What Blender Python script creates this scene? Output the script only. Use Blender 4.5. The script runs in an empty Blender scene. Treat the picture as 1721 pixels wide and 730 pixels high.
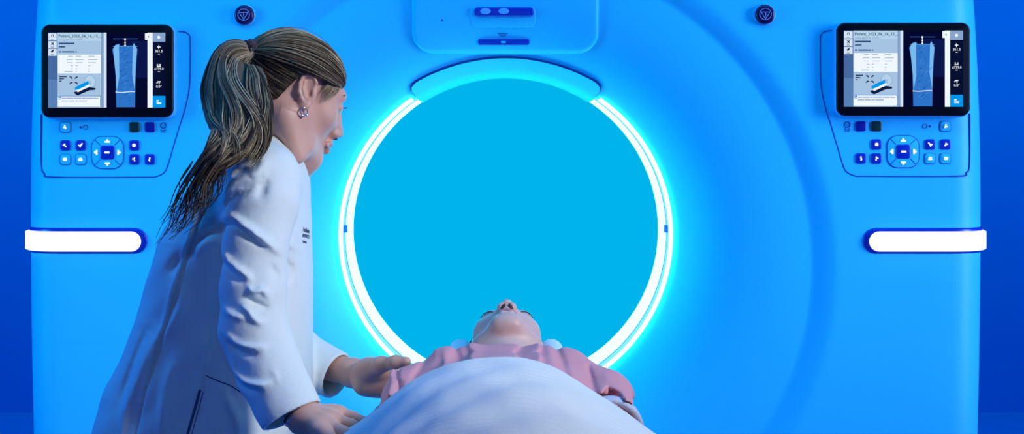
import bpy, math, random
import numpy as np
from mathutils import Vector, Matrix
from mathutils.bvhtree import BVHTree

random.seed(7); rng = np.random.default_rng(7)
SC = bpy.context.scene
COL = SC.collection
PI = math.pi

# ------------------------------------------------------------------ camera
F, PX0, PY0, CAMY, CAMZ = 2200.0, 850.0, 260.0, -3.3, 1.263
cam = bpy.data.cameras.new('camera'); cam_o = bpy.data.objects.new('camera', cam); COL.objects.link(cam_o)
cam_o.location = (0, CAMY, CAMZ); cam_o.rotation_euler = (PI/2, 0, 0)
cam.sensor_width = 36; cam.lens = 36*F/1721; cam.shift_x = (860.5-PX0)/1721; cam.shift_y = -(365-PY0)/1721
cam.clip_start = 0.05
SC.camera = cam_o

def W(px, py, d):
    """a measured point: image position plus its distance from the camera plane"""
    return np.array([(px-PX0)*d/F, d+CAMY, CAMZ-(py-PY0)*d/F])

# ------------------------------------------------------------------ world, lamps, exposure
SC.view_settings.view_transform = 'Standard'; SC.view_settings.look = 'None'
SC.view_settings.exposure = 0; SC.view_settings.gamma = 1; SC.view_settings.use_curve_mapping = False
w = bpy.data.worlds.new('world'); SC.world = w; w.use_nodes = True
w.node_tree.nodes['Background'].inputs[0].default_value = (0.0, 0.03, 0.2, 1)
w.node_tree.nodes['Background'].inputs[1].default_value = 0.3
SC.cycles.max_bounces = 6; SC.cycles.diffuse_bounces = 3; SC.cycles.glossy_bounces = 3
SC.cycles.caustics_reflective = False; SC.cycles.caustics_refractive = False
SC.cycles.sample_clamp_indirect = 4

def area(name, loc, target, sx, sy, power, col, spread=180):
    l = bpy.data.lights.new(name, 'AREA'); l.shape = 'RECTANGLE'; l.size = sx; l.size_y = sy
    l.energy = power; l.color = col; l.spread = math.radians(spread)
    o = bpy.data.objects.new(name, l); COL.objects.link(o); o.location = loc
    o.rotation_euler = (Vector(target)-Vector(loc)).to_track_quat('-Z', 'Y').to_euler()
    return o
# blue wash on the scanner front, from the ceiling in front of it, left and right
area('blue_wash_lamp', (-2.5, -0.8, 1.4), (-0.3, 0, 1.05), 0.5, 1.8, 6.6, (0.02, 0.48, 1.0), 56)
area('blue_ceiling_lamp', (-0.9, -1.0, 2.8), (-0.6, 0, 0.6), 1.4, 0.4, 7, (0.0, 0.46, 1.0), 110)
area('blue_wash_lamp', (2.5, -0.8, 1.4), (0.3, 0, 1.05), 0.5, 1.8, 11.5, (0.30, 0.50, 1.0), 56)
area('blue_ceiling_lamp', (0.9, -1.0, 2.8), (0.6, 0, 0.6), 1.4, 0.4, 7, (0.0, 0.46, 1.0), 110)
# cool white key from above, over the couch, mostly on the two people
area('key_lamp', (1.75, -2.2, 2.15), (-0.30, -1.2, 1.08), 0.5, 0.5, 5.4, (0.92, 0.97, 1.0), 60)
# added weak cool fill from behind the camera, lifts the coat's dark side
area('fill_lamp', (-0.6, -3.7, 2.6), (-0.4, -1.1, 1.0), 1.2, 0.4, 0.9, (0.35, 0.6, 1.0), 60)
# blue back light from the upper left
area('rim_lamp', (-2.3, -0.9, 1.9), (-0.5, -1.1, 1.1), 0.5, 0.9, 4.2, (0.01, 0.22, 1.0), 80)
# blue lamps behind the scanner for the far wall
area('wall_wash_lamp', (-2.4, 1.3, 2.7), (-2.5, 3.0, 1.0), 1.2, 0.3, 15, (0.0, 0.85, 1.0), 150)
area('wall_wash_lamp', (2.4, 1.3, 2.7), (2.5, 3.0, 1.0), 1.2, 0.3, 15, (0.0, 0.85, 1.0), 150)

# ------------------------------------------------------------------ materials
def mat(name, col, rough=0.5, spec=0.5, metal=0.0, sss=0.0, coat=0.0, bump=None, noise=None, emit=None, es=0.0, alpha=1.0, sheen=0.0):
    m = bpy.data.materials.new(name); m.use_nodes = True; nt = m.node_tree
    b = nt.nodes['Principled BSDF']
    b.inputs['Base Color'].default_value = (*col, 1); b.inputs['Roughness'].default_value = rough
    b.inputs['Metallic'].default_value = metal; b.inputs['Specular IOR Level'].default_value = spec
    b.inputs['Coat Weight'].default_value = coat; b.inputs['Alpha'].default_value = alpha
    b.inputs['Sheen Weight'].default_value = sheen
    if sss:
        b.inputs['Subsurface Weight'].default_value = sss; b.inputs['Subsurface Radius'].default_value = (0.9, 0.35, 0.2)
        b.inputs['Subsurface Scale'].default_value = 0.012
    if emit:
        b.inputs['Emission Color'].default_value = (*emit, 1); b.inputs['Emission Strength'].default_value = es
    tc = nt.nodes.new('ShaderNodeTexCoord')
    if noise:
        sc_, amt = noise
        n = nt.nodes.new('ShaderNodeTexNoise'); n.inputs['Scale'].default_value = sc_; n.inputs['Detail'].default_value = 4
        r = nt.nodes.new('ShaderNodeMix'); r.data_type = 'RGBA'
        r.inputs[6].default_value = (*[c*(1-amt) for c in col], 1); r.inputs[7].default_value = (*[min(1, c*(1+amt)) for c in col], 1)
        nt.links.new(tc.outputs['Object'], n.inputs['Vector']); nt.links.new(n.outputs['Fac'], r.inputs[0])
        nt.links.new(r.outputs[2], b.inputs['Base Color'])
    if bump:
        sc_, st, dist = bump
        n = nt.nodes.new('ShaderNodeTexNoise'); n.inputs['Scale'].default_value = sc_; n.inputs['Detail'].default_value = 3
        bp = nt.nodes.new('ShaderNodeBump'); bp.inputs['Strength'].default_value = st; bp.inputs['Distance'].default_value = dist
        nt.links.new(tc.outputs['Object'], n.inputs['Vector']); nt.links.new(n.outputs['Fac'], bp.inputs['Height'])
        nt.links.new(bp.outputs['Normal'], b.inputs['Normal'])
    return m
def glow(name, col, s):
    m = bpy.data.materials.new(name); m.use_nodes = True; nt = m.node_tree
    for n in list(nt.nodes):
        if n.type == 'BSDF_PRINCIPLED': nt.nodes.remove(n)
    e = nt.nodes.new('ShaderNodeEmission'); e.inputs[0].default_value = (*col, 1); e.inputs[1].default_value = s
    nt.links.new(e.outputs[0], nt.nodes['Material Output'].inputs['Surface'])
    return m
def srgb(r, g, b):
    f = lambda c: (c/255/12.92 if c/255 <= 0.04045 else ((c/255+0.055)/1.055)**2.4)
    return (f(r), f(g), f(b))

M = {}
M['gantry'] = mat('gantry_shell', (0.04, 0.62, 0.92), 0.42, 0.2, noise=(2.5, 0.02))  # white shell; part of the blue light is put into its base colour
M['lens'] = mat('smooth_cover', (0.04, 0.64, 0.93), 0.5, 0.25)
M['seam'] = mat('seam', (0.0, 0.05, 0.35), 0.6)
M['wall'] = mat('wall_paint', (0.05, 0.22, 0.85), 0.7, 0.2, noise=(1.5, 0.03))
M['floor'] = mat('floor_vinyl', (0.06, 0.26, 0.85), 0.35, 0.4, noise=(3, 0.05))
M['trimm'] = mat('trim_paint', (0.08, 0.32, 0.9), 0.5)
M['black'] = mat('black_glass', (0.002, 0.002, 0.005), 0.3, 0.25)
M['rimglass'] = mat('monitor_rim', (0.15, 0.5, 0.95), 0.2)
M['navy'] = mat('navy_plastic', (0.004, 0.03, 0.42), 0.3)
M['darkgreen'] = mat('dark_green_button', (0.005, 0.04, 0.035), 0.3)
M['bluebtn'] = mat('deep_blue_button', (0.004, 0.015, 0.30), 0.3)
M['stop'] = mat('stop_button', (0.03, 0.004, 0.06), 0.25)
M['mark'] = mat('pale_marking', (0.5, 0.55, 0.95), 0.5)
M['bluemark'] = mat('blue_marking', (0.0, 0.05, 0.35), 0.5)
M['ledwhite'] = glow('lit_white', (0.93, 0.98, 1.0), 1.6)
M['icon'] = glow('lit_icon', (0.9, 0.98, 1.0), 1.2)
M['tube'] = glow('lit_bore_diffuser', (0.14, 0.86, 1.0), 6.6)
M['tube2'] = glow('lit_bore_diffuser_outer', (0.20, 0.80, 1.0), 1.15)
M['strip'] = glow('lit_bore_strip', (0.07, 0.9, 1.0), 23.0)
M['back'] = glow('added_panel_glow', srgb(0, 180, 235), 1.0)
M['skin'] = mat('skin', (0.70, 0.39, 0.30), 0.45, 0.4, sss=0.25, bump=(350, 0.15, 0.0008), noise=(18, 0.06))
M['skin2'] = mat('fair_skin', (0.74, 0.46, 0.40), 0.42, 0.4, sss=0.25, bump=(350, 0.12, 0.0008), noise=(18, 0.05))
M['lip'] = mat('lips', (0.50, 0.18, 0.18), 0.4)
M['nostril'] = mat('nostril', (0.10, 0.02, 0.02), 0.8)
M['eyewhite'] = mat('eye_white', (0.8, 0.8, 0.8), 0.15)
M['iris'] = mat('iris', (0.03, 0.04, 0.05), 0.1)
M['hair0'] = mat('dark_brown_hair', (0.040, 0.028, 0.021), 0.55, 0.2)
M['hair1'] = mat('brown_hair', (0.15, 0.10, 0.062), 0.55, 0.2)
M['hair2'] = mat('light_brown_hair', (0.33, 0.24, 0.145), 0.55, 0.2)
M['hair3'] = mat('blond_hair', (0.60, 0.48, 0.31), 0.55, 0.2)
M['scrunch'] = mat('mauve_hair_tie', (0.10, 0.075, 0.11), 0.9, 0.1, bump=(400, 1.0, 0.004))
M['coat'] = mat('coat_cotton', (0.74, 0.79, 0.78), 0.75, 0.2, bump=(60, 0.25, 0.004), sheen=0.1)
M['thread'] = mat('navy_thread', (0.01, 0.012, 0.12), 0.7)
M['stitch'] = mat('stitch_line', (0.05, 0.09, 0.2), 0.8)
M['silver'] = mat('silver', (0.7, 0.7, 0.75), 0.2, metal=1.0)
M['darkbead'] = mat('dark_bead', (0.02, 0.02, 0.03), 0.25)
M['gown'] = mat('pink_cotton', (0.76, 0.34, 0.38), 0.8, 0.15, bump=(45, 0.3, 0.005))
M['gowntrim'] = mat('pale_trim', (0.62, 0.64, 0.75), 0.8, bump=(500, 0.6, 0.002))
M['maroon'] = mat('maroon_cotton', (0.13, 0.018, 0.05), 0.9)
M['pillow'] = mat('pillow_cotton', (0.72, 0.82, 0.88), 0.8)
M['mattress'] = mat('mattress_vinyl', (0.15, 0.42, 0.85), 0.45)
M['plastic'] = mat('couch_plastic', (0.5, 0.62, 0.8), 0.35)
M['trouser'] = mat('navy_trousers', (0.03, 0.05, 0.15), 0.8)
M['shoe'] = mat('white_shoe', (0.7, 0.72, 0.75), 0.5)
def blanket_mat():
    m = mat('ribbed_cotton', (0.72, 0.78, 0.80), 0.85, 0.1, sheen=0.2); nt = m.node_tree; b = nt.nodes['Principled BSDF']
    tc = nt.nodes.new('ShaderNodeTexCoord')
    n = nt.nodes.new('ShaderNodeTexNoise'); n.inputs['Scale'].default_value = 320; n.inputs['Detail'].default_value = 3
    n2 = nt.nodes.new('ShaderNodeTexNoise'); n2.inputs['Scale'].default_value = 900
    ad = nt.nodes.new('ShaderNodeMath'); ad.operation = 'ADD'
    nt.links.new(tc.outputs['Object'], n.inputs['Vector']); nt.links.new(tc.outputs['Object'], n2.inputs['Vector'])
    nt.links.new(n.outputs['Fac'], ad.inputs[0]); nt.links.new(n2.outputs['Fac'], ad.inputs[1])
    bp = nt.nodes.new('ShaderNodeBump'); bp.inputs['Strength'].default_value = 0.35; bp.inputs['Distance'].default_value = 0.0015
    nt.links.new(ad.outputs[0], bp.inputs['Height']); nt.links.new(bp.outputs['Normal'], b.inputs['Normal'])
    return m
M['blanket'] = blanket_mat()

# ------------------------------------------------------------------ mesh helpers
class MB:
    """collects polygons with material slots into one mesh"""
    def __init__(s): s.v = []; s.f = []; s.m = []; s.mats = []; s.n = 0
    def slot(s, m):
        if m not in s.mats: s.mats.append(m)
        return s.mats.index(m)
    def add(s, verts, faces, m):
        verts = np.asarray(verts, float).reshape(-1, 3); k = s.slot(m)
        s.v.append(verts); s.f += [tuple(int(i)+s.n for i in f) for f in faces]; s.m += [k]*len(faces); s.n += len(verts)
    def grid(s, P, m, closeu=False, closev=False):
        """P: (nu, nv, 3)"""
        nu, nv = P.shape[:2]; fs = []
        for i in range(nu if closeu else nu-1):
            for j in range(nv if closev else nv-1):
                a = i*nv+j; b = ((i+1) % nu)*nv+j; c = ((i+1) % nu)*nv+(j+1) % nv; d = i*nv+(j+1) % nv
                fs.append((a, b, c, d))
        s.add(P.reshape(-1, 3), fs, m)
    def tube(s, pts, r, m, n=8, closed=False, flat=None):
        pts = np.asarray(pts, float); N = len(pts); r = np.broadcast_to(np.asarray(r, float), (N,))
        if closed: T = np.roll(pts, -1, 0)-np.roll(pts, 1, 0)
        else: T = np.gradient(pts, axis=0)
        T /= np.linalg.norm(T, axis=1)[:, None]+1e-12
        ref = np.array([0.13, 1, 0.21]); ref = ref/np.linalg.norm(ref)
        A = np.cross(T, ref); A /= np.linalg.norm(A, axis=1)[:, None]+1e-9; B = np.cross(T, A)
        a = np.linspace(0, 2*PI, n, endpoint=False)
        P = pts[:, None]+r[:, None, None]*(np.cos(a)[None, :, None]*A[:, None]+np.sin(a)[None, :, None]*B[:, None])
        s.grid(P, m, closeu=closed, closev=True)
        if not closed:
            s.add(P[0], [tuple(range(n))], m); s.add(P[-1], [tuple(range(n-1, -1, -1))], m)
    def pad(s, out, yf, t, bev, m, rings=1, side_y=None, nb=3):
        """out: outline (x,z) loop; front face at yf(x,z)-t with a rounded edge; sides run back to yf (+side_y)"""
        out = np.asarray(out, float); N = len(out); c = out.mean(0)
        nx = np.roll(out, -1, 0)-np.roll(out, 1, 0); nrm = np.stack([nx[:, 1], -nx[:, 0]], 1); nrm /= np.linalg.norm(nrm, axis=1)[:, None]+1e-12
        if ((out-c)*nrm).sum() > 0: nrm = -nrm      # inward
        L = []
        sb = 0.0 if side_y is None else side_y
        L.append((out, sb))
        for k in range(nb+1):
            a = k/nb*PI/2
            L.append((out+nrm*bev*(1-math.cos(a)), -t+bev*(1-math.sin(a))))
        inner = L[-1][0]
        for k in range(1, rings+1):
            L.append((c+(inner-c)*(1-k/rings*0.999), -t))
        P = np.zeros((len(L), N, 3))
        for i, (o, dy) in enumerate(L):
            P[i, :, 0] = o[:, 0]; P[i, :, 2] = o[:, 1]
            P[i, :, 1] = np.array([yf(x, z) for x, z in o])+dy
        s.grid(P, m, closev=True)
    def text(s, txt, size, x, z, y, m, align='LEFT', bold=0.0, depth=0.0006, sx=1.0):
        cu = bpy.data.curves.new('lettering', 'FONT'); cu.body = txt; cu.size = size; cu.align_x = align; cu.align_y = 'CENTER'
        cu.extrude = depth; cu.offset = bold; cu.resolution_u = 2
        o = bpy.data.objects.new('lettering', cu); COL.objects.link(o)
        dg = bpy.context.evaluated_depsgraph_get(); me = bpy.data.meshes.new_from_object(o.evaluated_get(dg))
        V = np.array([v.co[:] for v in me.vertices]).reshape(-1, 3); Fs = [tuple(p.vertices) for p in me.polygons]
        bpy.data.objects.remove(o); bpy.data.curves.remove(cu); bpy.data.meshes.remove(me)
        if len(V): s.add(np.stack([x+V[:, 0]*sx, y-V[:, 2], z+V[:, 1]], 1), Fs, m)
    def build(s, name, parent=None, smooth=True, auto=None):
        V = np.concatenate(s.v) if s.v else np.zeros((0, 3))
        me = bpy.data.meshes.new(name); me.from_pydata(V.tolist(), [], s.f)
        for m_ in s.mats: me.materials.append(M[m_] if isinstance(m_, str) else m_)
        me.polygons.foreach_set('material_index', s.m)
        me.polygons.foreach_set('use_smooth', [smooth]*len(me.polygons))
        if auto: me.set_sharp_from_angle(angle=math.radians(auto))
        me.update()
        o = bpy.data.objects.new(name, me); COL.objects.link(o)
        if parent:
            o.parent = parent; P = Matrix.Identity(4); q = parent
            while q: P = q.matrix_basis @ P if False else (Matrix.Translation(q.location) @ P); q = q.parent
            o.location = -P.translation
        return o

def tag(o, label=None, cat=None, group=None, kind=None):
    if label: o['label'] = label
    if cat: o['category'] = cat
    if group: o['group'] = group
    if kind: o['kind'] = kind
    return o
def empty(name, loc, label, cat, group=None):
    o = bpy.data.objects.new(name, None); COL.objects.link(o); o.location = loc; o.empty_display_size = 0.1
    return tag(o, label, cat, group)
def box_pts(x0, x1, y0, y1, z0, z1):
    V = [(x, y, z) for x in (x0, x1) for y in (y0, y1) for z in (z0, z1)]
    Fc = [(0, 1, 3, 2), (4, 6, 7, 5), (0, 4, 5, 1), (2, 3, 7, 6), (0, 2, 6, 4), (1, 5, 7, 3)]
    return V, Fc
def rrect(cx, cz, hw, hh, r, n=5):
    r = min(r, hw*0.999, hh*0.999); o = []
    for q, (sx, sz) in enumerate(((1, 1), (-1, 1), (-1, -1), (1, -1))):
        for k in range(n+1):
            a = q*PI/2+k/n*PI/2
            o.append((cx+sx*(hw-r)+r*math.cos(a), cz+sz*(hh-r)+r*math.sin(a)))
    return o
def bez(pts, n):
    """Catmull-Rom through points"""
    p = np.asarray(pts, float); p = np.vstack([2*p[0]-p[1], p, 2*p[-1]-p[-2]]); out = []
    S = len(p)-3
    for t in np.linspace(0, S, n):
        i = min(int(t), S-1); u = t-i; a, b, c, d = p[i:i+4]
        out.append(0.5*((2*b)+(-a+c)*u+(2*a-5*b+4*c-d)*u*u+(-a+3*b-3*c+d)*u**3))
    return np.array(out)

# ------------------------------------------------------------------ distance-field sculpting for bodies and cloth
class SDF:
    def __init__(s): s.ops = []; s.post = []
    def _add(s, kind, fn, lo, hi, k): s.ops.append((kind, fn, np.asarray(lo, float), np.asarray(hi, float), k)); return s
    def cone(s, a, b, r1, r2, k=0.01, kind='+'):
        a = np.asarray(a, float); b = np.asarray(b, float); ba = b-a; L = ba@ba+1e-12
        def fn(x, y, z):
            t = np.clip(((x-a[0])*ba[0]+(y-a[1])*ba[1]+(z-a[2])*ba[2])/L, 0, 1)
            return np.sqrt((x-a[0]-t*ba[0])**2+(y-a[1]-t*ba[1])**2+(z-a[2]-t*ba[2])**2)-(r1+(r2-r1)*t)
        R = max(r1, r2); return s._add(kind, fn, np.minimum(a, b)-R, np.maximum(a, b)+R, k)
    def chain(s, pts, rs, k=0.008, kind='+'):
        for i in range(len(pts)-1): s.cone(pts[i], pts[i+1], rs[i], rs[i+1], k, kind)
        return s
    def ell(s, c, r, k=0.01, kind='+', rot=None):
        c = np.asarray(c, float); r = np.asarray(r, float); R = np.eye(3) if rot is None else np.asarray(rot).reshape(3, 3)
        def fn(x, y, z):
            x = x-c[0]; y = y-c[1]; z = z-c[2]
            X = (R[0, 0]*x+R[0, 1]*y+R[0, 2]*z); Y = (R[1, 0]*x+R[1, 1]*y+R[1, 2]*z); Z = (R[2, 0]*x+R[2, 1]*y+R[2, 2]*z)
            k0 = np.sqrt((X/r[0])**2+(Y/r[1])**2+(Z/r[2])**2); k1 = np.sqrt((X/r[0]**2)**2+(Y/r[1]**2)**2+(Z/r[2]**2)**2)+1e-9
            return k0*(k0-1)/k1
        m = r.max(); ext = r if rot is None else np.array([m]*3); return s._add(kind, fn, c-ext, c+ext, k)
    def fn(s, f, lo, hi, k=0.01, kind='+'): return s._add(kind, f, lo, hi, k)
    def solve(s, h, lo=None, hi=None):
        plus = [o for o in s.ops if o[0] == '+']
        if lo is None: lo = np.min([o[2] for o in plus], 0)
        if hi is None: hi = np.max([o[3] for o in plus], 0)
        lo = np.asarray(lo)-4*h; hi = np.asarray(hi)+4*h
        n = np.ceil((hi-lo)/h).astype(int)+1
        ax = [(lo[i]+h*np.arange(n[i])).astype(np.float32) for i in range(3)]
        phi = np.full(n, 0.08, np.float32)
        for kind, fn, a, b, k in s.ops:
            i0 = np.clip(np.floor((a-k-4*h-lo)/h).astype(int), 0, n); i1 = np.clip(np.ceil((b+k+4*h-lo)/h).astype(int)+1, 0, n)
            if (i1 <= i0).any(): continue
            sl = tuple(slice(i0[i], i1[i]) for i in range(3))
            X = ax[0][sl[0]][:, None, None]; Y = ax[1][sl[1]][None, :, None]; Z = ax[2][sl[2]][None, None, :]
            d = fn(X, Y, Z); d = np.broadcast_to(d, phi[sl].shape).astype(np.float32)
            p = phi[sl]
            if kind == '+':
                t = np.clip(0.5+0.5*(p-d)/k, 0, 1); phi[sl] = p*(1-t)+d*t-k*t*(1-t)
            elif kind == '-':
                t = np.clip(0.5-0.5*(p+d)/k, 0, 1); phi[sl] = p*(1-t)-d*t+k*t*(1-t)
            elif kind == 'd':      # displacement
                phi[sl] = p+d
        return nets(phi, lo, h)
def nets(phi, lo, h):
    s = phi < 0
    n = np.array(phi.shape)
    def cor(a, o): return a[o[0]:n[0]-1+o[0], o[1]:n[1]-1+o[1], o[2]:n[2]-1+o[2]]
    C = [(i, j, k) for i in (0, 1) for j in (0, 1) for k in (0, 1)]
    cnt = sum(cor(s, c).astype(np.int8) for c in C)
    act = (cnt > 0) & (cnt < 8)
    idx = np.argwhere(act); gi = np.full(act.shape, -1, np.int32); gi[act] = np.arange(len(idx))
    acc = np.zeros((len(idx), 3)); num = np.zeros(len(idx))
    for a in C:
        for ax in range(3):
            if a[ax]: continue
            b = list(a); b[ax] = 1
            pa = phi[tuple((idx+np.array(a)).T)].astype(float); pb = phi[tuple((idx+np.array(b)).T)].astype(float)
            m = (pa < 0) != (pb < 0)
            t = np.where(m, pa/np.where(m, pa-pb, 1), 0)
            q = np.tile(np.array(a, float), (len(idx), 1)); q[:, ax] += t
            acc[m] += q[m]; num[m] += 1
    V = lo+h*(idx+acc/num[:, None])
    Fs = []
    for ax in range(3):
        u, v = (ax+1) % 3, (ax+2) % 3
        A = [slice(None)]*3; B = [slice(None)]*3; A[ax] = slice(0, -1); B[ax] = slice(1, None)
        sa = s[tuple(A)]; ch = sa != s[tuple(B)]
        e = np.argwhere(ch)
        ok = (e[:, u] > 0) & (e[:, v] > 0) & (e[:, u] < n[u]-1) & (e[:, v] < n[v]-1); e = e[ok]
        fl = sa[tuple(e.T)]
        def g(du, dv):
            q = e.copy(); q[:, u] -= du; q[:, v] -= dv; return gi[tuple(q.T)]
        Q = np.stack([g(1, 1), g(0, 1), g(0, 0), g(1, 0)], 1)
        Q[~fl] = Q[~fl][:, ::-1]; Fs.append(Q)
    return V, np.concatenate(Fs)
def smooth_mesh(V, Q, it=2, lam=0.5):
    for _ in range(it):
        A = np.zeros_like(V); c = np.zeros(len(V))
        for i, j in ((0, 1), (1, 2), (2, 3), (3, 0)):
            for a, b in ((i, j), (j, i)):
                np.add.at(A, Q[:, a], V[Q[:, b]]); np.add.at(c, Q[:, a], 1)
        V = V+(A/np.maximum(c, 1)[:, None]-V)*lam
    return V
def mesh_obj(name, V, Q, mats, parent=None, matidx=None):
    me = bpy.data.meshes.new(name)
    me.vertices.add(len(V)); me.vertices.foreach_set('co', np.asarray(V, np.float32).ravel())
    me.loops.add(4*len(Q)); me.loops.foreach_set('vertex_index', np.asarray(Q, np.int32).ravel())
    me.polygons.add(len(Q)); me.polygons.foreach_set('loop_start', np.arange(0, 4*len(Q), 4, dtype=np.int32))
    for m_ in mats: me.materials.append(M[m_])
    if matidx is not None: me.polygons.foreach_set('material_index', np.asarray(matidx, np.int32))
    me.polygons.foreach_set('use_smooth', np.ones(len(Q), bool))
    me.update(calc_edges=True); me.validate()
    o = bpy.data.objects.new(name, me); COL.objects.link(o)
    if parent: o.parent = parent; o.location = -Vector(parent.location)
    return o
def bvh_of(o):
    off = o.location + (o.parent.location if o.parent else Vector((0, 0, 0)))
    vs = [v.co+off for v in o.data.vertices]; return BVHTree.FromPolygons(vs, [tuple(p.vertices) for p in o.data.polygons])
def seat(bvh, p, off=0.001):
    """slide a point along the line of the camera axis (y) until it lies on the surface"""
    h = bvh.ray_cast(Vector((p[0], -3.0, p[2])), Vector((0, 1, 0)))
    return np.array([p[0], (h[0].y if h[0] else p[1])-off, p[2]])

# ------------------------------------------------------------------ the room
def slab(name, x0, x1, y0, y1, z0, z1, m):
    b = MB(); V, Fc = box_pts(x0, x1, y0, y1, z0, z1); b.add(V, Fc, m); return tag(b.build(name, smooth=False), kind='structure')
slab('floor', -3.4, 3.4, -4.2, 3.1, -0.1, 0, 'floor')
slab('ceiling', -3.4, 3.4, -4.2, 3.1, 2.9, 3.0, 'wall')
slab('wall_back', -3.4, 3.4, 3.0, 3.1, 0, 2.9, 'wall')
slab('wall_left', -3.4, -3.3, -4.2, 3.0, 0, 2.9, 'wall')
slab('wall_right', 3.3, 3.4, -4.2, 3.0, 0, 2.9, 'wall')
slab('wall_front', -3.3, 3.3, -4.2, -4.1, 0, 2.9, 'wall')
b = MB(); V, Fc = box_pts(-3.3, 3.3, 2.985, 3.0, 0, 0.018); b.add(V, Fc, 'trimm'); tag(b.build('baseboard_back', smooth=False), kind='structure')

# ------------------------------------------------------------------ scanner
ZB, RB, YB, YW = 1.05, 0.434, 0.15, 0.43     # bore centre height, radius, front lip, inner lip
ZD, RD = 0.975, 0.836                         # dish rim
G = empty('ct_scanner', (0, 0, 0), 'large blue-lit ring scanner with round opening, two monitors and lit bars', 'medical scanner')
def hw(z): return 1.227-0.016*((z-1.13)/0.5)**2 if z > 1.13 else 1.227-0.008*((z-1.13)/0.59)**2
def dish_y(x, z):
    """front surface depth at (x, z)"""
    r = math.hypot(x, z-ZB)
    a = math.atan2(z-ZB, x)
    # distance to dish rim along this ray from the bore centre
    cz = ZD-ZB; bq = -math.sin(a)*cz; rr = -bq+math.sqrt(max(bq*bq-(cz*cz-RD*RD), 0))
    t = (r-RB)/(rr-RB)
    if t >= 1: return 0.0
    t = max(t, 0)
    if t < 0.86: return YB-(YB-0.020)*(1-(1-t/0.86)**3.0)
    s = (t-0.86)/0.14; return 0.020*(1-s)**1.3+0.0
NA = 640
ang = np.linspace(0, 2*PI, NA, endpoint=False)
def rim_r(a):
    cz = ZD-ZB; bq = -math.sin(a)*cz; return -bq+math.sqrt(bq*bq-(cz*cz-RD*RD))
ZT, ZBOT, CR = 2.0, 0.06, 0.10                # body top, bottom, edge rounding
def outline_pt(a, inset):
    """point on the body outline seen from the bore centre in direction a"""
    ca, sa = math.cos(a), math.sin(a); lo_, hi_ = 0.2, 2.5
    rc = 0.22
    def inside(r):
        x = abs(r*ca); z = ZB+r*sa; h = hw(z)-inset; t = ZT-inset; bo = ZBOT+inset
        if x > h or z > t or z < bo: return False
        R = max(rc-inset, 0.01)
        if x > h-R and z > t-R: return math.hypot(x-(h-R), z-(t-R)) <= R
        if x > h-R and z < bo+R: return math.hypot(x-(h-R), z-(bo+R)) <= R
        return True
    for _ in range(34):
        mid = (lo_+hi_)/2
        if inside(mid): lo_ = mid
        else: hi_ = mid
    return (lo_*ca, ZB+lo_*sa)
rings = []
rings.append([(RB*math.cos(a), YB+0.012, ZB+RB*math.sin(a)) for a in ang])
for t in list(np.linspace(0, 0.84, 30))+list(np.linspace(0.86, 1.0, 8)):
    if t == 0:
        rings.append([((RB+0.004)*math.cos(a), YB, ZB+(RB+0.004)*math.sin(a)) for a in ang]); continue
    row = []
    for a in ang:
        r = RB+(rim_r(a)-RB)*t; x = r*math.cos(a); z = ZB+r*math.sin(a); row.append((x, dish_y(x, z) if t < 1 else 0.0, z))
    rings.append(row)
base = rings[-1]
inn = [outline_pt(a, CR) for a in ang]
for t in (0.04, 0.2, 0.5, 0.8, 1.0):
    rings.append([(base[i][0]*(1-t)+inn[i][0]*t, 0.0, base[i][2]*(1-t)+inn[i][1]*t) for i in range(NA)])
for k in range(1, 9):
    q = k/8*PI/2; op = [outline_pt(a, CR*(1-math.sin(q))) for a in ang]
    rings.append([(op[i][0], CR*(1-math.cos(q)), op[i][1]) for i in range(NA)])
out0 = [outline_pt(a, 0) for a in ang]
for y in (0.3, 0.6, 0.85): rings.append([(p[0], y, p[1]) for p in out0])
for ins, y in ((0.03, 0.885), (0.08, 0.9)):
    o_ = [outline_pt(a, ins) for a in ang]; rings.append([(p[0], y, p[1]) for p in o_])
rings.append([(0.62*math.cos(a), 0.9, ZB+0.62*math.sin(a)) for a in ang])
rings.append([(0.44*math.cos(a), YW+0.03, ZB+0.44*math.sin(a)) for a in ang])
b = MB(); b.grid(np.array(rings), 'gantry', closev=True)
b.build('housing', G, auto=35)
b = MB(); V, Fc = box_pts(-0.85, 0.85, 0.2, 0.8, 0, 0.07); b.add(V, Fc, 'navy'); b.build('plinth', G, smooth=False)
# lit bore liner: two rings with a seam between them
def ring_band(y0, y1, r, m, name, a0=None, a1=None, th=0.006, n=256):
    b = MB(); A = np.linspace(a0, a1, n) if a0 is not None else np.linspace(0, 2*PI, n, endpoint=False)
    P = []
    for (rr, y) in ((r, y0), (r, y1), (r+th, y1), (r+th, y0)):
        P.append([(rr*math.cos(a), y, ZB+rr*math.sin(a)) for a in A])
    b.grid(np.array(P), m, closeu=True, closev=a0 is None); return b.build(name, G, auto=40)
ring_band(YB+0.014, 0.232, RB, 'tube2', 'bore_light_ring')
ring_band(0.238, YW, RB, 'tube', 'bore_light_ring')
ring_band(0.231, 0.2385, RB-0.0008, 'seam', 'bore_seam')
b = MB(); A = np.linspace(0, 2*PI, 256, endpoint=False)
A2 = np.linspace(PI/2+0.60, PI/2+2*PI-0.60, 256)
b.tube([((RB+0.001)*math.cos(a), YB-0.002, ZB+(RB+0.001)*math.sin(a)) for a in A2], 0.0055, 'strip', 8)
b.build('light_strip', G)
for s in (-1, 1):       # laser windows
    b = MB(); V, Fc = box_pts(s*(RB-0.004)-0.004, s*(RB-0.004)+0.004, 0.20, 0.225, ZB+0.004, ZB+0.024); b.add(V, Fc, 'bluemark'); b.build('laser_window', G, smooth=False)
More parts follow.
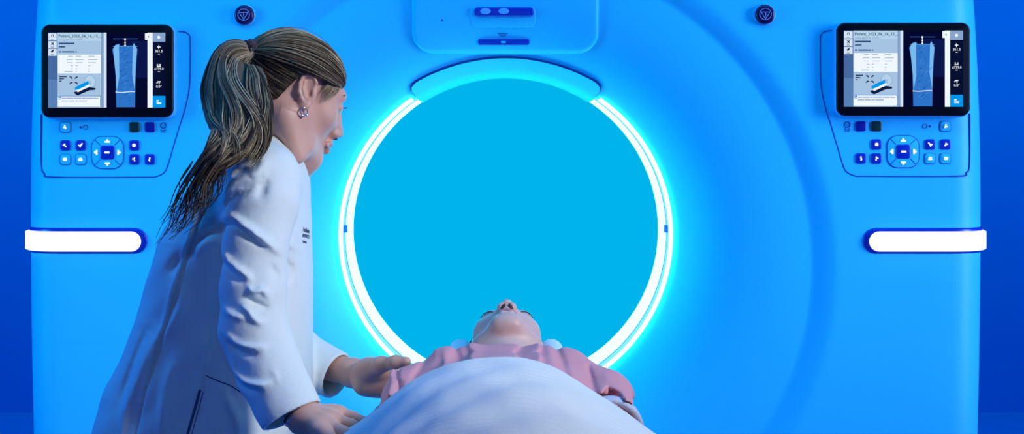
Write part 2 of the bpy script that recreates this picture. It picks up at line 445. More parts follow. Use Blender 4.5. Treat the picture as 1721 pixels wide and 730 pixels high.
# smooth crescent cover over the top of the bore
a0, a1 = PI/2-0.575, PI/2+0.575
b = MB(); A = np.linspace(a0, a1, 120)
P = []
ends = np.minimum(1, np.minimum(A-a0, a1-A)/0.06); ends = np.sqrt(1-(1-ends)**2)
prof = [(RB-0.002, 0.40), (RB-0.006, 0.395), (RB-0.006, YB+0.005), (RB-0.001, YB-0.012)]
for (r, y) in prof: P.append([(r*math.cos(a), y, ZB+r*math.sin(a)) for a in A])
for t in (0.0, 0.3, 0.6, 0.9, 1.0):
    row = []
    for a, e in zip(A, ends):
        r = RB+0.002+(0.030*(0.55+0.45*e))*t; x = r*math.cos(a); z = ZB+r*math.sin(a); row.append((x, dish_y(x, z)-(0.013 if t < 0.95 else -0.004), z))
    P.append(row)
b.grid(np.array(P), 'lens'); b.build('crescent_cover', G, auto=50)
line = [((RB+0.002+0.030*(0.55+0.45*e)+0.001)*math.cos(a), 0, ZB+(RB+0.002+0.030*(0.55+0.45*e)+0.001)*math.sin(a)) for a, e in zip(A, ends)]
line = [((RB+0.002)*math.cos(a0), 0, ZB+(RB+0.002)*math.sin(a0))]+line+[((RB+0.002)*math.cos(a1), 0, ZB+(RB+0.002)*math.sin(a1))]
b = MB(); b.tube([(x, dish_y(x, z)-0.003, z) for x, _, z in line], 0.0022, 'seam', 6); b.build('crescent_seam', G)

# raised panel over the bore with camera window and slot
def at_dish(px, py):
    d = 3.4
    for _ in range(6):
        p = W(px, py, d); d = 3.3+dish_y(p[0], p[2])
    return W(px, py, d)
z_b = at_dish(850, 92)[2]
out = rrect(-0.001, (z_b+1.93)/2, 0.237, (1.93-z_b)/2, 0.05, 8)
dens = []
for i in range(len(out)):
    p, q = np.array(out[i]), np.array(out[(i+1) % len(out)]); k = max(1, int(np.linalg.norm(q-p)/0.02))
    dens += [p+(q-p)*j/k for j in range(k)]
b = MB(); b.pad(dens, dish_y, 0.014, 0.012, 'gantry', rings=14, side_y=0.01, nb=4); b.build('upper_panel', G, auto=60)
Yp = lambda x, z: dish_y(x, z)-0.014
def PP(px, py, d=3.38):
    for _ in range(6):
        p = W(px, py, d); d = 3.3+Yp(p[0], p[2])
    p = W(px, py, d); return p[0], p[2]
def rect_px(x0, y0, x1, y1, r, PPf=PP, n=5):
    ax_, az_ = PPf(x0, y1); bx_, bz_ = PPf(x1, y0); return rrect((ax_+bx_)/2, (az_+bz_)/2, (bx_-ax_)/2, (bz_-az_)/2, r, n)
def merge_below(px, py): return PP(px, py)
cw = None
b = MB(); b.pad(rect_px(791, 12, 900, 46, 0.014), Yp, 0.0015, 0.0014, 'lens', side_y=0.004)
o_cw = b.build('camera_recess', G)
b = MB(); b.pad(rect_px(797, 12.5, 897, 28.5, 0.009), Yp, 0.010, 0.005, 'navy', side_y=0.004); cw = b.build('camera_window', G)
for cx in (816, 846.5):
    b = MB(); x, z = PP(cx, 19.5); b.pad([(x+0.0135*math.cos(a), z+0.0075*math.sin(a)) for a in np.linspace(0, 2*PI, 24, endpoint=False)], lambda x, z: Yp(x, z)-0.010, 0.0015, 0.001, 'rimglass'); b.build('lens_window', cw)
b = MB(); b.pad(rect_px(804, 66, 889.5, 76, 0.004), Yp, 0.003, 0.0015, 'navy', side_y=0.004)
b.pad(rect_px(842, 66.5, 850, 75.5, 0.001), lambda x, z: Yp(x, z)-0.003, 0.0012, 0.0008, 'lens'); b.build('display_slot', G)
b = MB()
for k, (xa, xb) in enumerate(((836, 853), (838, 852), (841, 850))): b.pad(rect_px(xa, 56+k*2.2, xb, 56.8+k*2.2, 0.0003), Yp, 0.0008, 0.0003, 'bluemark')
b.build('speaker_mark', G)
b = MB(); x, z = PP(743, 34); b.tube([(x, Yp(x, z)+0.002, z), (x, Yp(x, z)-0.002, z)], 0.002, 'bluemark', 10); b.build('status_light', G)

# the front face as a plane: image position -> (x, z) at depth 3.3-off
def FP(off=0.0):
    d = 3.3-off
    return lambda px, py: ((px-PX0)*d/F, CAMZ-(py-PY0)*d/F)
K = 3.3/F
Y0 = lambda x, z: 0.0
# emergency buttons
for (px, py) in ((410, 25), (1286, 24)):
    x, z = FP(0.01)(px, py)
    circ = lambda r, n=40: [(x+r*math.cos(a), z+r*math.sin(a)) for a in np.linspace(0, 2*PI, n, endpoint=False)]
    b = MB(); b.pad(circ(0.0275), Y0, 0.004, 0.003, 'rimglass'); b.pad(circ(0.0250), Y0, 0.014, 0.007, 'stop', nb=5)
    eb = b.build('emergency_button', G, auto=50)
    b = MB(); yy = -0.0146
    b.tube([(p[0], yy, p[1]) for p in circ(0.0145)], 0.0006, 'mark', 5, closed=True)
    tri = [(x-0.0105, z+0.005), (x+0.0105, z+0.005), (x, z-0.0125)]
    for i in range(3):
        p, q = tri[i], tri[(i+1) % 3]; b.tube([(p[0], yy, p[1]), (q[0], yy, q[1])], 0.0006, 'mark', 5)
    b.tube([(x, yy, z+0.0035), (x, yy, z-0.004)], 0.0009, 'mark', 5); b.tube([(x, yy, z-0.006), (x, yy, z-0.0072)], 0.0009, 'mark', 5)
    b.build('warning_symbol', eb)

# wrap-around light bars
def plan_path(s, x_in, off, yend=0.34):
    """plan-view path along the front, round the corner and down the side"""
    P = []; H = hw(1.04); xc = H-CR
    for x in np.linspace(x_in, xc, 26): P.append((x, -off, 0, -1))
    for k in range(1, 13):
        q = k/12*PI/2; P.append((xc+(CR+off)*math.sin(q), CR-(CR+off)*math.cos(q), math.sin(q), -math.cos(q)))
    for y in np.linspace(CR, yend, 10)[1:]: P.append((H+off, y, 1, 0))
    return [(s*x, y, s*nx, ny) for x, y, nx, ny in P]
def bar(s, x_in, zc, hh, off, m, name, parent, roundend=True):
    P = plan_path(s, x_in, 0.0); n = len(P); arc = [0]
    for i in range(1, n): arc.append(arc[-1]+math.hypot(P[i][0]-P[i-1][0], P[i][1]-P[i-1][1]))
    tot = arc[-1]; b = MB(); rows = []
    # finer samples for the rounded ends
    S = sorted(set([hh*(1-math.cos(q)) for q in np.linspace(0.02, PI/2, 10)]+arc[1:-1]+[tot-hh*(1-math.cos(q)) for q in np.linspace(0.02, PI/2, 10)]))
    A = np.array(arc); PA = np.array(P)
    for sv in S:
        q = [np.interp(sv, A, PA[:, k]) for k in range(4)]
        e = min(sv, tot-sv); h = hh if e >= hh else math.sqrt(max(hh*hh-(hh-e)**2, 1e-8))
        row = []
        for k in range(13):
            t = k/12*PI; zz = zc+h*math.cos(t); o = off*min(1.0, 2.2*math.sin(t)*h/hh+0.0)
            row.append((q[0]+q[2]*o, q[1]+q[3]*o, zz))
        rows.append(row)
    b.grid(np.array(rows), m); return b.build(name, parent)
for s, xin_px, xin2, in ((-1, 236, 248), (1, 1462, 1450)):
    xi = abs(xin_px-PX0)*3.29/F; xo = abs(xin2-PX0)*3.3/F
    zc = CAMZ-(405.5-PY0)*3.29/F
    sur = bar(s, xo, zc, 0.0325, 0.004, 'navy', 'light_bar', G)
    bar(s, xi, zc-0.0015, 0.0255, 0.014, 'ledwhite', 'diffuser', sur)

# ---- monitors and key panels
def lerp(a, b, t): return a+(b-a)*t
def monitor(x0, y0, x1, y1, sx0, sy0, sx1, sy1):
    YF = -0.030
    f = FP(0.03)
    b = MB(); b.pad(rect_px(x0-1.2, y0-1.2, x1+1.2, y1+1.8, 0.024, f, 8), lambda x, z: 0.0, 0.022, 0.005, 'rimglass', side_y=0.03)
    b.pad(rect_px(x0, y0, x1, y1, 0.022, f, 8), lambda x, z: 0.0, 0.030, 0.004, 'black', side_y=-0.005)
    mon = b.build('monitor', G, auto=50)
    b = MB(); ax_, az_ = f(sx0, sy0); bx_, bz_ = f(sx1, sy1)
    U = lambda u: lerp(ax_, bx_, u/847); V_ = lambda v: lerp(az_, bz_, v/543); sc = (bx_-ax_)/847
    lay = [0]
    def rc(u0, v0, u1, v1, m, L=1):
        y = YF-0.0004*L; b.add([(U(u0), y, V_(v0)), (U(u1), y, V_(v0)), (U(u1), y, V_(v1)), (U(u0), y, V_(v1))], [(0, 3, 2, 1)], m)
    def poly(pts, m, L=2):
        y = YF-0.0004*L; b.add([(U(u), y, V_(v)) for u, v in pts], [tuple(range(len(pts)))], m)
    def disc(u, v, ru, rv, m, L=3, n=20): poly([(u+ru*math.cos(a), v+rv*math.sin(a)) for a in np.linspace(0, 2*PI, n, endpoint=False)], m, L)
    def tx(t, size, u, v, m='s_ink', al='LEFT', bold=0.0, L=4): b.text(t, size*sc*1.35, U(u), V_(v), YF-0.0004*L, m, al, bold*sc, 0.0)
    def dash(u, v, ws, h=4, m='s_ink2', gap=5):
        for w_ in ws: rc(u, v-h/2, u+w_, v+h/2, m, 4); u += w_+gap
    rc(0, 0, 847, 543, 's_navy', 0.3)
    # left page
    rc(0, 0, 68, 543, 's_col'); rc(0, 165, 68, 340, 's_col2', 1.3)
    rc(68, 0, 382, 543, 's_page'); rc(68, 0, 382, 60, 's_page2', 1.3)
    for k, v in enumerate((5, 62, 118)):
        rc(2, v, 62, v+50, 's_card', 2); dash(20, v+42, [22], 4)
    rc(24, 14, 29, 30, 's_ink', 4); rc(24, 14, 40, 18, 's_ink', 4); rc(36, 14, 40, 30, 's_ink', 4)
    poly([(22, 72), (26, 68), (44, 88), (40, 92)], 's_ink', 4); poly([(40, 68), (44, 72), (26, 92), (22, 88)], 's_ink', 4.3)
    poly([(20, 134), (28, 130), (38, 122), (42, 126), (36, 142), (24, 144)], 's_ink', 4)
    tx('Patient_2023_06_16_15_...', 21.5, 76, 25, bold=0.35)
    tx('Training, 2023. 06. 16. 15. 24. 30   1', 9.5, 78, 53, m='s_ink')
    dash(78, 78, [112], 11, 's_ink2'); dash(78, 103, [46], 9, 's_ink2'); dash(78, 139, [18, 92, 10], 9, 's_ink2')
    rc(70, 160, 382, 295, 's_white', 2)
    for r_, v in enumerate((171, 195, 217, 240, 261, 282)):
        w0 = (36, 46, 42, 16, 16, 60)[r_]; dash(180-w0, v, [w0], 5, 's_grey')
        dash(200, v, [(40, 58, 52, 16, 12, 8)[r_]], 5, 's_grey'); dash(290, v, [(46, 64, 56, 16, 12, 12)[r_]], 5, 's_grey')
    dash(82, 319, [54], 8, 's_ink'); dash(82, 335, [34], 7, 's_ink'); dash(82, 351, [16], 7, 's_ink')
    for (u, v, t) in ((166, 326, 0.7), (205, 327, -0.6), (167, 366, -0.5), (203, 366, 0.6)):
        c, s_ = math.cos(t), math.sin(t); poly([(u+a*c-bb*s_, v+a*s_+bb*c) for a, bb in ((-16, 3), (-6, -7), (8, -7), (16, 4), (4, 2))], 's_ink', 4)
    disc(303, 355, 40, 46, 's_line', 2.4, 32); disc(303, 355, 38, 44, 's_page2', 2.8, 32); disc(292, 372, 20, 24, 's_line', 3, 24); disc(292, 372, 18, 22, 's_page', 3.3, 24)
    poly([(185, 432), (300, 395), (345, 402), (340, 415), (300, 418), (215, 455), (200, 448)], 's_ink', 3.5)
    poly([(200, 415), (298, 375), (310, 385), (215, 432)], 's_white', 3.8)
    poly([(193, 400), (215, 385), (262, 362), (288, 352), (296, 362), (290, 378), (240, 402), (200, 418)], 's_blue', 4.2)
    rc(70, 458, 382, 462, 's_blue2', 2.5); rc(70, 462, 380, 535, 's_white', 2); rc(376, 462, 380, 535, 's_blue2', 2.5); rc(76, 464, 96, 484, 's_blue2', 3)
    rc(80, 472, 92, 480, 's_white', 3.5); rc(100, 471, 344, 474, 's_grey', 3); dash(100, 476, [28, 50, 16, 34, 30, 48, 36], 7, 's_grey', 4); dash(100, 494, [46, 40, 24, 60], 7, 's_grey', 4)
    rc(382, 0, 402, 543, 's_page3'); rc(402, 0, 422, 543, 's_card')
    # scout image
    rc(422, 0, 718, 543, 's_navy', 0.8); rc(560, 60, 718, 330, 's_navy2', 1)
    rc(470, 43, 650, 46, 's_blue3', 1.3)
    poly([(463, 123), (485, 90), (515, 80), (522, 95), (610, 95), (620, 75), (645, 120), (638, 200), (632, 315), (628, 540), (493, 540), (488, 315), (478, 200)], 's_scout', 2)
    poly([(485, 92), (512, 82), (515, 320), (495, 430), (490, 315), (470, 120)], 's_scout2', 2.5)
    poly([(612, 96), (622, 78), (643, 120), (634, 240), (626, 420), (608, 300)], 's_scout2', 2.5)
    for k in range(46):
        u = random.uniform(515, 600); v = random.uniform(110, 500); L_ = random.uniform(12, 34); sl = random.uniform(0.3, 0.9)
        poly([(u, v), (u+L_, v-L_*sl), (u+L_, v-L_*sl+3), (u, v+3)], 's_scout3' if k % 2 else 's_scout4', 3+k*0.01)
    for k in range(12): rc(488+k*11.6, 428+3*math.sin(k/2), 500+k*11.6, 433+3*math.sin(k/2), 's_white', 4)
    for k in range(9): rc(470+k*20, 98, 486+k*20, 101, 's_scout2', 4)
    rc(555, 40, 559, 98, 's_white', 4); disc(557, 47, 7, 7, 's_white', 4.5); disc(557, 72, 6, 4, 's_white', 4.5); disc(557, 92, 7, 5, 's_white', 4.5)
    rc(718, 0, 755, 543, 's_white'); rc(700, 4, 720, 52, 's_white', 1.3); poly([(722, 22), (732, 30), (728, 36), (720, 28)], 's_ink', 3)
    # value column
    rc(755, 0, 847, 66, 's_head'); disc(800, 33, 11, 11, 's_white'); rc(755, 66, 847, 458, 's_dark')
    rc(788, 101, 812, 107, 's_white', 3); rc(797, 92, 803, 117, 's_white', 3.2); tx('361.5', 19, 801, 135, 's_white', 'CENTER', 0.15); rc(794, 153, 808, 157, 's_white', 3)
    rc(786, 240, 814, 246, 's_white', 3); disc(791, 232, 5, 5, 's_white', 3.4); disc(809, 232, 5, 5, 's_white', 3.4); tx('\u00b1779.0', 18, 801, 263, 's_white', 'CENTER', 0.15); rc(794, 281, 808, 285, 's_white', 3)
    rc(790, 352, 812, 360, 's_white', 3); rc(800, 360, 806, 374, 's_white', 3.2); disc(788, 364, 5, 5, 's_white', 3.4); tx('0.0\u00b0', 19, 801, 391, 's_white', 'CENTER', 0.15)
    rc(755, 458, 847, 543, 's_blue'); rc(784, 505, 818, 517, 's_white', 3); rc(784, 488, 800, 498, 's_white', 3); rc(784, 488, 788, 510, 's_white', 3.2)
    b.build('display', mon, smooth=False)
for n, c, s in (('s_navy', (4, 8, 45), 1), ('s_navy2', (10, 22, 75), 1), ('s_col', (88, 128, 180), 1), ('s_col2', (70, 105, 160), 1), ('s_page', (165, 195, 226), 1), ('s_page2', (178, 210, 236), 1),
                ('s_page3', (130, 160, 200), 1), ('s_card', (212, 228, 244), 1), ('s_white', (240, 248, 255), 1), ('s_ink', (14, 26, 66), 1), ('s_ink2', (50, 75, 125), 1), ('s_grey', (150, 170, 200), 1),
                ('s_line', (110, 130, 165), 1), ('s_blue', (0, 150, 235), 1), ('s_blue2', (20, 120, 210), 1), ('s_blue3', (80, 130, 210), 1), ('s_scout', (45, 115, 200), 1), ('s_scout2', (120, 185, 238), 1),
                ('s_scout3', (70, 145, 220), 1), ('s_scout4', (22, 80, 165), 1), ('s_head', (135, 165, 205), 1), ('s_dark', (8, 16, 50), 1)):
    M[n] = glow(n, srgb(*c), s)
monitor(68.5, 41, 290.5, 197.5, 81, 55, 278, 181)
monitor(1406.5, 38, 1631.5, 195, 1418, 51.5, 1618.5, 179.5)

def key_panel(mir):
    X = (lambda px: 1698.6-px) if mir else (lambda px: px)
    Yv = (lambda py: py-1.5) if mir else (lambda py: py)
    f = FP(0.0); pan = MB()
    # panel seam
    L = [(300, 53), (312, 54.5), (319, 61), (320, 75), (319, 140), (312, 180), (301, 215), (292, 245), (284, 272), (277, 289), (262, 297), (240, 298), (90, 298), (73, 292), (66.5, 276), (66, 192)]
    pts = bez([(X(a), Yv(c), 0) for a, c in L], 90)
    pan.tube([(f(p[0], p[1])[0], 0.001 if abs(f(p[0], p[1])[0]) < 1.127 else 0.1-math.sqrt(0.01-min(abs(f(p[0], p[1])[0])-1.127, 0.09)**2), f(p[0], p[1])[1]) for p in pts], 0.0021, 'seam', 6)
    # small printed marks
    for dx in (135.6,): x, z = f(X(dx), Yv(214)); pan.pad([(x+0.0028*math.cos(a), z+0.0028*math.sin(a)) for a in np.linspace(0, 2*PI, 12, endpoint=False)], Y0, 0.001, 0.0005, 'bluemark')
    x, z = f(X(144), Yv(214)); pan.tube([(x+0.0055*math.cos(a), -0.0008, z+0.0055*math.sin(a)) for a in np.linspace(0, 2*PI, 14, endpoint=False)], 0.0006, 'bluemark', 4, closed=True)
    x, z = f(X(274.5), Yv(211)); pan.tube([(x+0.0072*math.cos(a), -0.0008, z+0.0072*math.sin(a)) for a in np.linspace(0, 2*PI, 20, endpoint=False)], 0.0009, 'bluemark', 5, closed=True)
    for dx, dz in ((-0.0026, 0.0015), (0.0026, 0.0015), (0, -0.003)): pan.tube([(x+dx, 0.0, z+dz), (x+dx, -0.0015, z+dz)], 0.0009, 'bluemark', 6)
    pan.tube([(x-0.005, -0.0008, z-0.009), (x-0.0065, -0.0008, z-0.0125), (x+0.0065, -0.0008, z-0.0125), (x+0.005, -0.0008, z-0.009)], 0.0008, 'bluemark', 4)
    for k in (-1, 0, 1): pan.tube([(x+0.004*k, -0.0008, z-0.0145), (x+0.005*k, -0.0008, z-0.018)], 0.0008, 'bluemark', 4)
    po = pan.build('control_panel', G)
    def key(px, py, kind, icon):
        x, z = f(X(px), Yv(py)); h = 0.0132; b = MB(); o = rrect(x, z, h, h, 0.0065, 6)
        if kind == 'outline':
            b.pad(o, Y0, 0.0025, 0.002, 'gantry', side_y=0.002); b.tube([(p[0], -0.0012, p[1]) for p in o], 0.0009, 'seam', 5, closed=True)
        else: b.pad(o, Y0, 0.0035, 0.0022, kind, side_y=0.002)
        s = -1 if mir else 1; y = -0.0045
        R = 0.0012 if False else 0.0016
        for seg in icon:
            q = [(x+s*a*0.001, y, z+c*0.001) for a, c in seg]
            b.tube(q, 0.0018, 'icon', 6)
        return b.build('key', po)
    ic = {'a': [[(-5, 1), (-1, 0), (0, 4)], [(-1, 0), (3, -4)]], 'b': [[(-5, 0), (0, -1), (5, 5)], [(0, -1), (-1, -5)]], 'c': [[(-1, 5), (1, 0), (-4, -1)], [(1, 0), (2, -4)]],
          'd': [[(-4, 2), (4, 2)], [(-4, -2), (4, -2)], [(-4, 2), (-4, -2)]], 'e': [[(-5, -2), (5, -2)], [(-3, 2), (3, 2)], [(-4, 0), (4, 0)]],
          'f': [[(-4, 0), (4, 0)], [(0, -4), (0, 4)], [(-3, -3), (3, 3)], [(-3, 3), (3, -3)]], 'g': [[(1, 5), (1, 1), (-4, 1)], [(1, -5), (2, -2)]], 'h': [[(0, 5), (1, 2), (-1, -2), (1, -5)]]}
    key(110, 214, 'outline', ic['c']); key(226, 214, 'darkgreen', []); key(252, 214, 'bluebtn', [])
    key(110, 244.5, 'navy', ic['a']); key(136, 244.5, 'navy', ic['b']); key(110, 268, 'outline', ic['d']); key(136, 268, 'outline', ic['e'])
    key(226, 244.5, 'navy', ic['f']); key(226, 268, 'navy', ic['g']); key(252, 268, 'navy', ic['h'])
    # direction pad
    x, z = f(X(181), Yv(256.5)); b = MB(); o = rrect(x, z, 0.0400, 0.0405, 0.027, 8)
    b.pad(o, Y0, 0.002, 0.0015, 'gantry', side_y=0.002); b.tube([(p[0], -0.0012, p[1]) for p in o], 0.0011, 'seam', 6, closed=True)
    for sx in (-1, 1):
        for sz in (-1, 1): b.tube([(x+sx*0.0185, -0.002, z+sz*0.0185), (x+sx*0.031, -0.002, z+sz*0.031)], 0.0009, 'seam', 5)
    b.pad(rrect(x, z, 0.018, 0.018, 0.007, 6), Y0, 0.005, 0.003, 'navy')
    b.tube([(x-0.006, -0.0058, z), (x+0.006, -0.0058, z)], 0.0024, 'icon', 8)
    for (dx, dz) in ((0, 1), (0, -1), (1, 0), (-1, 0)):
        cx, cz = x+dx*0.029, z+dz*0.029
        tx_, tz_ = dz, dx
        b.tube([(cx-tx_*0.006-dx*0.002, -0.003, cz-tz_*0.006-dz*0.002), (cx+tx_*0.006-dx*0.002, -0.003, cz+tz_*0.006-dz*0.002)], 0.0022, 'icon', 6)
        b.tube([(cx, -0.003, cz), (cx+dx*0.004, -0.003, cz+dz*0.004)], 0.0024, 'icon', 6)
    b.build('direction_pad', po)
key_panel(False); key_panel(True)

# added glowing panel behind the scanner, gives the bore its flat cyan
b = MB(); V, Fc = box_pts(-0.98, 0.98, 1.5, 1.56, 0.12, 2.1); b.add(V, Fc, 'back')
bp = b.build('added_glow_panel', smooth=False); tag(bp, 'added plain glowing cyan panel that fills the view through the round scanner opening', 'added glow panel')
b = MB(); V, Fc = box_pts(-0.5, 0.5, 1.42, 1.64, 0, 0.12); b.add(V, Fc, 'navy'); b.build('added_panel_foot', bp, smooth=False)
# ------------------------------------------------------------------ heads
def head_ops(S, sc=1.0, q=0.0):
    """head in its own frame: x forward, y left, z up, metres"""
    P = lambda *a: np.array(a, float)*sc
    S.ell(P(-.014, 0, .029), P(.094, .074, .072), .02)
    S.ell(P(.030, 0, -.022), P(.056, .056, .080), .03)
    for s in (-1, 1):
        S.cone(P(-.002, s*.056, -.040), P(.030, s*.044, -.088), .017*sc, .016*sc, .02)
        S.cone(P(.030, s*.044, -.088), P(.068, s*.014, -.104), .016*sc, .015*sc, .02)
        S.ell(P(.051, s*.034, -.022), P(.026, .025, .022), .02)
    S.ell(P(.074, 0, -.104), P(.016, .023, .016), .014)
    S.cone(P(.02, 0, -.06), P(.06, 0, -.085), .035*sc, .025*sc, .02)
    S.cone(P(.074, -.032, .026), P(.074, .032, .026), .013*sc, .013*sc, .016)
    for s in (-1, 1):
        S.ell(P(.096, s*.032, .006), P(.016, .019, .012), .008, '-')
        S.ell(P(.0735, s*.031, .005), P(.0140, .0150, .0125), .003)
    S.chain([P(.080, 0, .020), P(.093-q*.3, 0, -.006), P(.1125-q, 0, -.034)], [.0095*sc, .0105*sc, (.0090-q*.22)*sc], .010)
    for s in (-1, 1): S.cone(P(.092, s*.006, -.028), P(.066, s*.022, -.030), .011*sc, .015*sc, .014)
    for s in (-1, 1):
        S.ell(P(.1005-q*.6, s*(.0115-q*.2), -.040), P(.0105, .0085, .0080), .005)
        for dz in (0, .005): S.cone(P(.1000-q*.8, s*.0098, -.0480+dz), P(.1095-q, s*.0050, -.0470+dz), .0034*sc, .0026*sc, .0012, '-')
    S.cone(P(.094-q, 0, -.046), P(.094-q, 0, -.062), .010*sc, .009*sc, .01)
    S.chain([P(.086-q, -.024, -.0665), P(.0975-q, -.008, -.0625), P(.0985-q, 0, -.0635), P(.0975-q, .008, -.0625), P(.086-q, .024, -.0665)], [.003*sc, .0056*sc, .0056*sc, .0056*sc, .003*sc], .004)
    S.chain([P(.086-q, -.022, -.0695), P(.0955-q, -.007, -.0755), P(.0955-q, .007, -.0755), P(.086-q, .022, -.0695)], [.003*sc, .0065*sc, .0065*sc, .003*sc], .004)
    S.chain([P(.094-q, -.023, -.0680), P(.1035-q, -.007, -.0688), P(.1035-q, .007, -.0688), P(.094-q, .023, -.0680)], [.0012*sc]*4, .002, '-')
    for s in (-1, 1):      # ears
        th = s*math.radians(24)
        R = np.array([[math.cos(th), math.sin(th), 0], [-math.sin(th), math.cos(th), 0], [0, 0, 1]])
        tl = math.radians(10); R2 = np.array([[math.cos(tl), 0, math.sin(tl)], [0, 1, 0], [-math.sin(tl), 0, math.cos(tl)]]); R = R2@R
        # back flange, helix rim, bowl, lobe
        c = P(-.012, s*.0785, .000)
        inv = R.T
        L = lambda x, y, z: c+inv@(np.array([x, s*y, z])*sc)
        S.ell(c, P(.017, .006, .029), .006, '+', R)
        rim = [L(.010, .001, .008), L(.013, .003, .018), L(.008, .004, .028), L(-.003, .005, .031), L(-.013, .006, .025), L(-.017, .006, .012), L(-.016, .005, -.002), L(-.010, .004, -.014), L(-.003, .002, -.023)]
        S.chain(rim, [.0030*sc]*3+[.0034*sc]*4+[.0032*sc]*2, .0025)
        S.ell(L(-.001, .007, .012), P(.0105, .0055, .0135), .003, '-', R)
        S.ell(L(.003, .008, -.003), P(.0075, .007, .0085), .003, '-', R)
        S.chain([L(-.008, .004, .018), L(-.010, .0045, .004), L(-.005, .004, -.009)], [.0024*sc]*3, .003)
        S.ell(L(.010, .003, -.002), P(.0035, .0035, .006), .003)
        S.ell(L(.000, .0015, -.026), P(.0075, .0042, .0085), .004, '+', R)
def face_mats(V, Q, sc, q=0.0):
    c = V[Q].mean(1)/sc; m = np.zeros(len(Q), int)
    y, z, x = c[:, 1], c[:, 2], c[:, 0]
    up = (np.abs(y) < .0235-q*.7) & (x > .084-q*.6) & (z < -.0605-.10*np.abs(y)+0.0008*np.cos(y*500)) & (z > -.0800+.30*np.abs(y))
    m[up] = 1
    for s in (-1, 1):
        pass
    return m
class Frame:
    def __init__(s, C, f, u):
        f = np.asarray(f, float); f /= np.linalg.norm(f); u = np.asarray(u, float); u = u-f*(f@u); u /= np.linalg.norm(u)
        s.C = np.asarray(C, float); s.R = np.stack([f, np.cross(u, f), u], 1)     # columns: forward, left, up
    def out(s, p): return s.C+np.asarray(p)@s.R.T
    def inn(s, p): return (np.asarray(p)-s.C)@s.R

# ------------------------------------------------------------------ hands (world coordinates)
def hand_ops(S, wrist, elbow, kn, fingers, thumb, rs=1.0):
    wrist = np.asarray(wrist); S.cone(elbow, wrist, .036*rs, .0235*rs, .01)
    kn = [np.asarray(k) for k in kn]
    for i, k in enumerate(kn): S.cone(wrist+(k-wrist)*0.08, k, .0205*rs, .0118*rs, .012)
    for i in range(3): S.cone((kn[i]+wrist*0.35)/1.35, (kn[i+1]+wrist*0.35)/1.35, .0135*rs, .0135*rs, .01)
    for f in fingers: S.chain([np.asarray(p) for p in f], [.0108*rs, .0096*rs, .0086*rs, .0074*rs][:len(f)], .0035)
    S.chain([np.asarray(p) for p in thumb], [.0165*rs, .0128*rs, .0102*rs, .0082*rs][:len(thumb)], .010)

# ================================================================== WOMAN
C_h = W(495, 161, 2.25)
psi, th = math.radians(35), math.radians(20)
fw = np.array([math.cos(th)*math.cos(psi), math.cos(th)*math.sin(psi), -math.sin(th)])
uw = np.array([math.sin(th)*math.cos(psi), math.sin(th)*math.sin(psi), math.cos(th)])
FW = Frame(C_h, fw, uw)
WOM = empty('person', (-0.62, -1.05, 0), 'woman in a white lab coat with blond ponytail leaning over the patient', 'person')
SKH = 0.905
S = SDF(); head_ops(S, SKH)
nb = FW.inn(W(452, 300, 2.27)); nb0 = FW.inn(W(478, 215, 2.26))
S.cone(np.array([-.026, 0, -.045]), nb0, .054, .052, .03); S.cone(nb0, nb, .052, .066, .03)
# neck muscle from behind the ear to the collar
S.cone(np.array([-.03, -.055, -.05]), FW.inn(W(500, 262, 2.19)), .012, .012, .03)
V, Q = S.solve(0.0015)
mi = face_mats(V, Q, SKH); V = FW.out(V)
# torso, arms and hands as further skin of the same body
def Wd(px, py, d): return W(px, py, d)
B = SDF()
B.cone(Wd(440, 330, 2.27), Wd(400, 480, 2.25), .06, .07, .05); B.cone(Wd(400, 480, 2.25), Wd(350, 640, 2.24), .09, .12, .05)
sR, eR, wR = Wd(447, 320, 2.12), Wd(425, 545, 2.05), Wd(508, 702, 1.99)
sL, eL, wL = Wd(455, 345, 2.40), Wd(470, 590, 2.42), Wd(588, 626, 2.34)
B.cone(sR, eR, .045, .036, .04); B.cone(sL, eL, .045, .036, .04); B.cone(sR, sL, .045, .045, .04)
V2, Q2 = B.solve(0.006)
HR = SDF()      # right hand, palm down on the blanket
kn = [Wd(572, 696, 2.015), Wd(566, 708, 1.985), Wd(557, 719, 1.96), Wd(545, 728, 1.94)]
fg = [[kn[0], Wd(594, 703, 2.01), Wd(610, 710, 2.00), Wd(622, 715, 1.99)],
      [kn[1], Wd(590, 715, 1.975), Wd(607, 722, 1.965), Wd(620, 729, 1.955)],
      [kn[2], Wd(578, 728, 1.94), Wd(592, 737, 1.93), Wd(604, 745, 1.92)],
      [kn[3], Wd(558, 740, 1.925), Wd(566, 750, 1.92), Wd(573, 758, 1.915)]]
tb = [Wd(530, 700, 2.01), Wd(560, 702, 2.045), Wd(580, 709, 2.06), Wd(594, 716, 2.06)]
hand_ops(HR, wR, eR, kn, fg, tb)
for a, b_ in ((wR, kn[1]), (wR, kn[2]), (wR, kn[0])): HR.cone(a+(b_-a)*.45+np.array([0, -.004, .013]), b_+np.array([0, -.003, .008]), .004, .0042, .007)
V3, Q3 = HR.solve(0.0018)
HL = SDF()      # left hand, thumb on top of the patient's arm, fingers behind it
kn = [Wd(662, 622, 2.315), Wd(665, 634, 2.32), Wd(665, 646, 2.325), Wd(661, 657, 2.32)]
fg = [[kn[0], Wd(690, 627, 2.325), Wd(708, 637, 2.31), Wd(718, 648, 2.29)],
      [kn[1], Wd(694, 641, 2.33), Wd(712, 650, 2.31), Wd(722, 662, 2.29)],
      [kn[2], Wd(692, 655, 2.33), Wd(709, 664, 2.31), Wd(718, 675, 2.29)],
      [kn[3], Wd(682, 667, 2.32), Wd(695, 675, 2.30), Wd(703, 683, 2.28)]]
tb = [Wd(618, 620, 2.29), Wd(641, 613, 2.255), Wd(664, 609, 2.235), Wd(683, 608, 2.225)]
hand_ops(HL, wL, eL, kn, fg, tb)
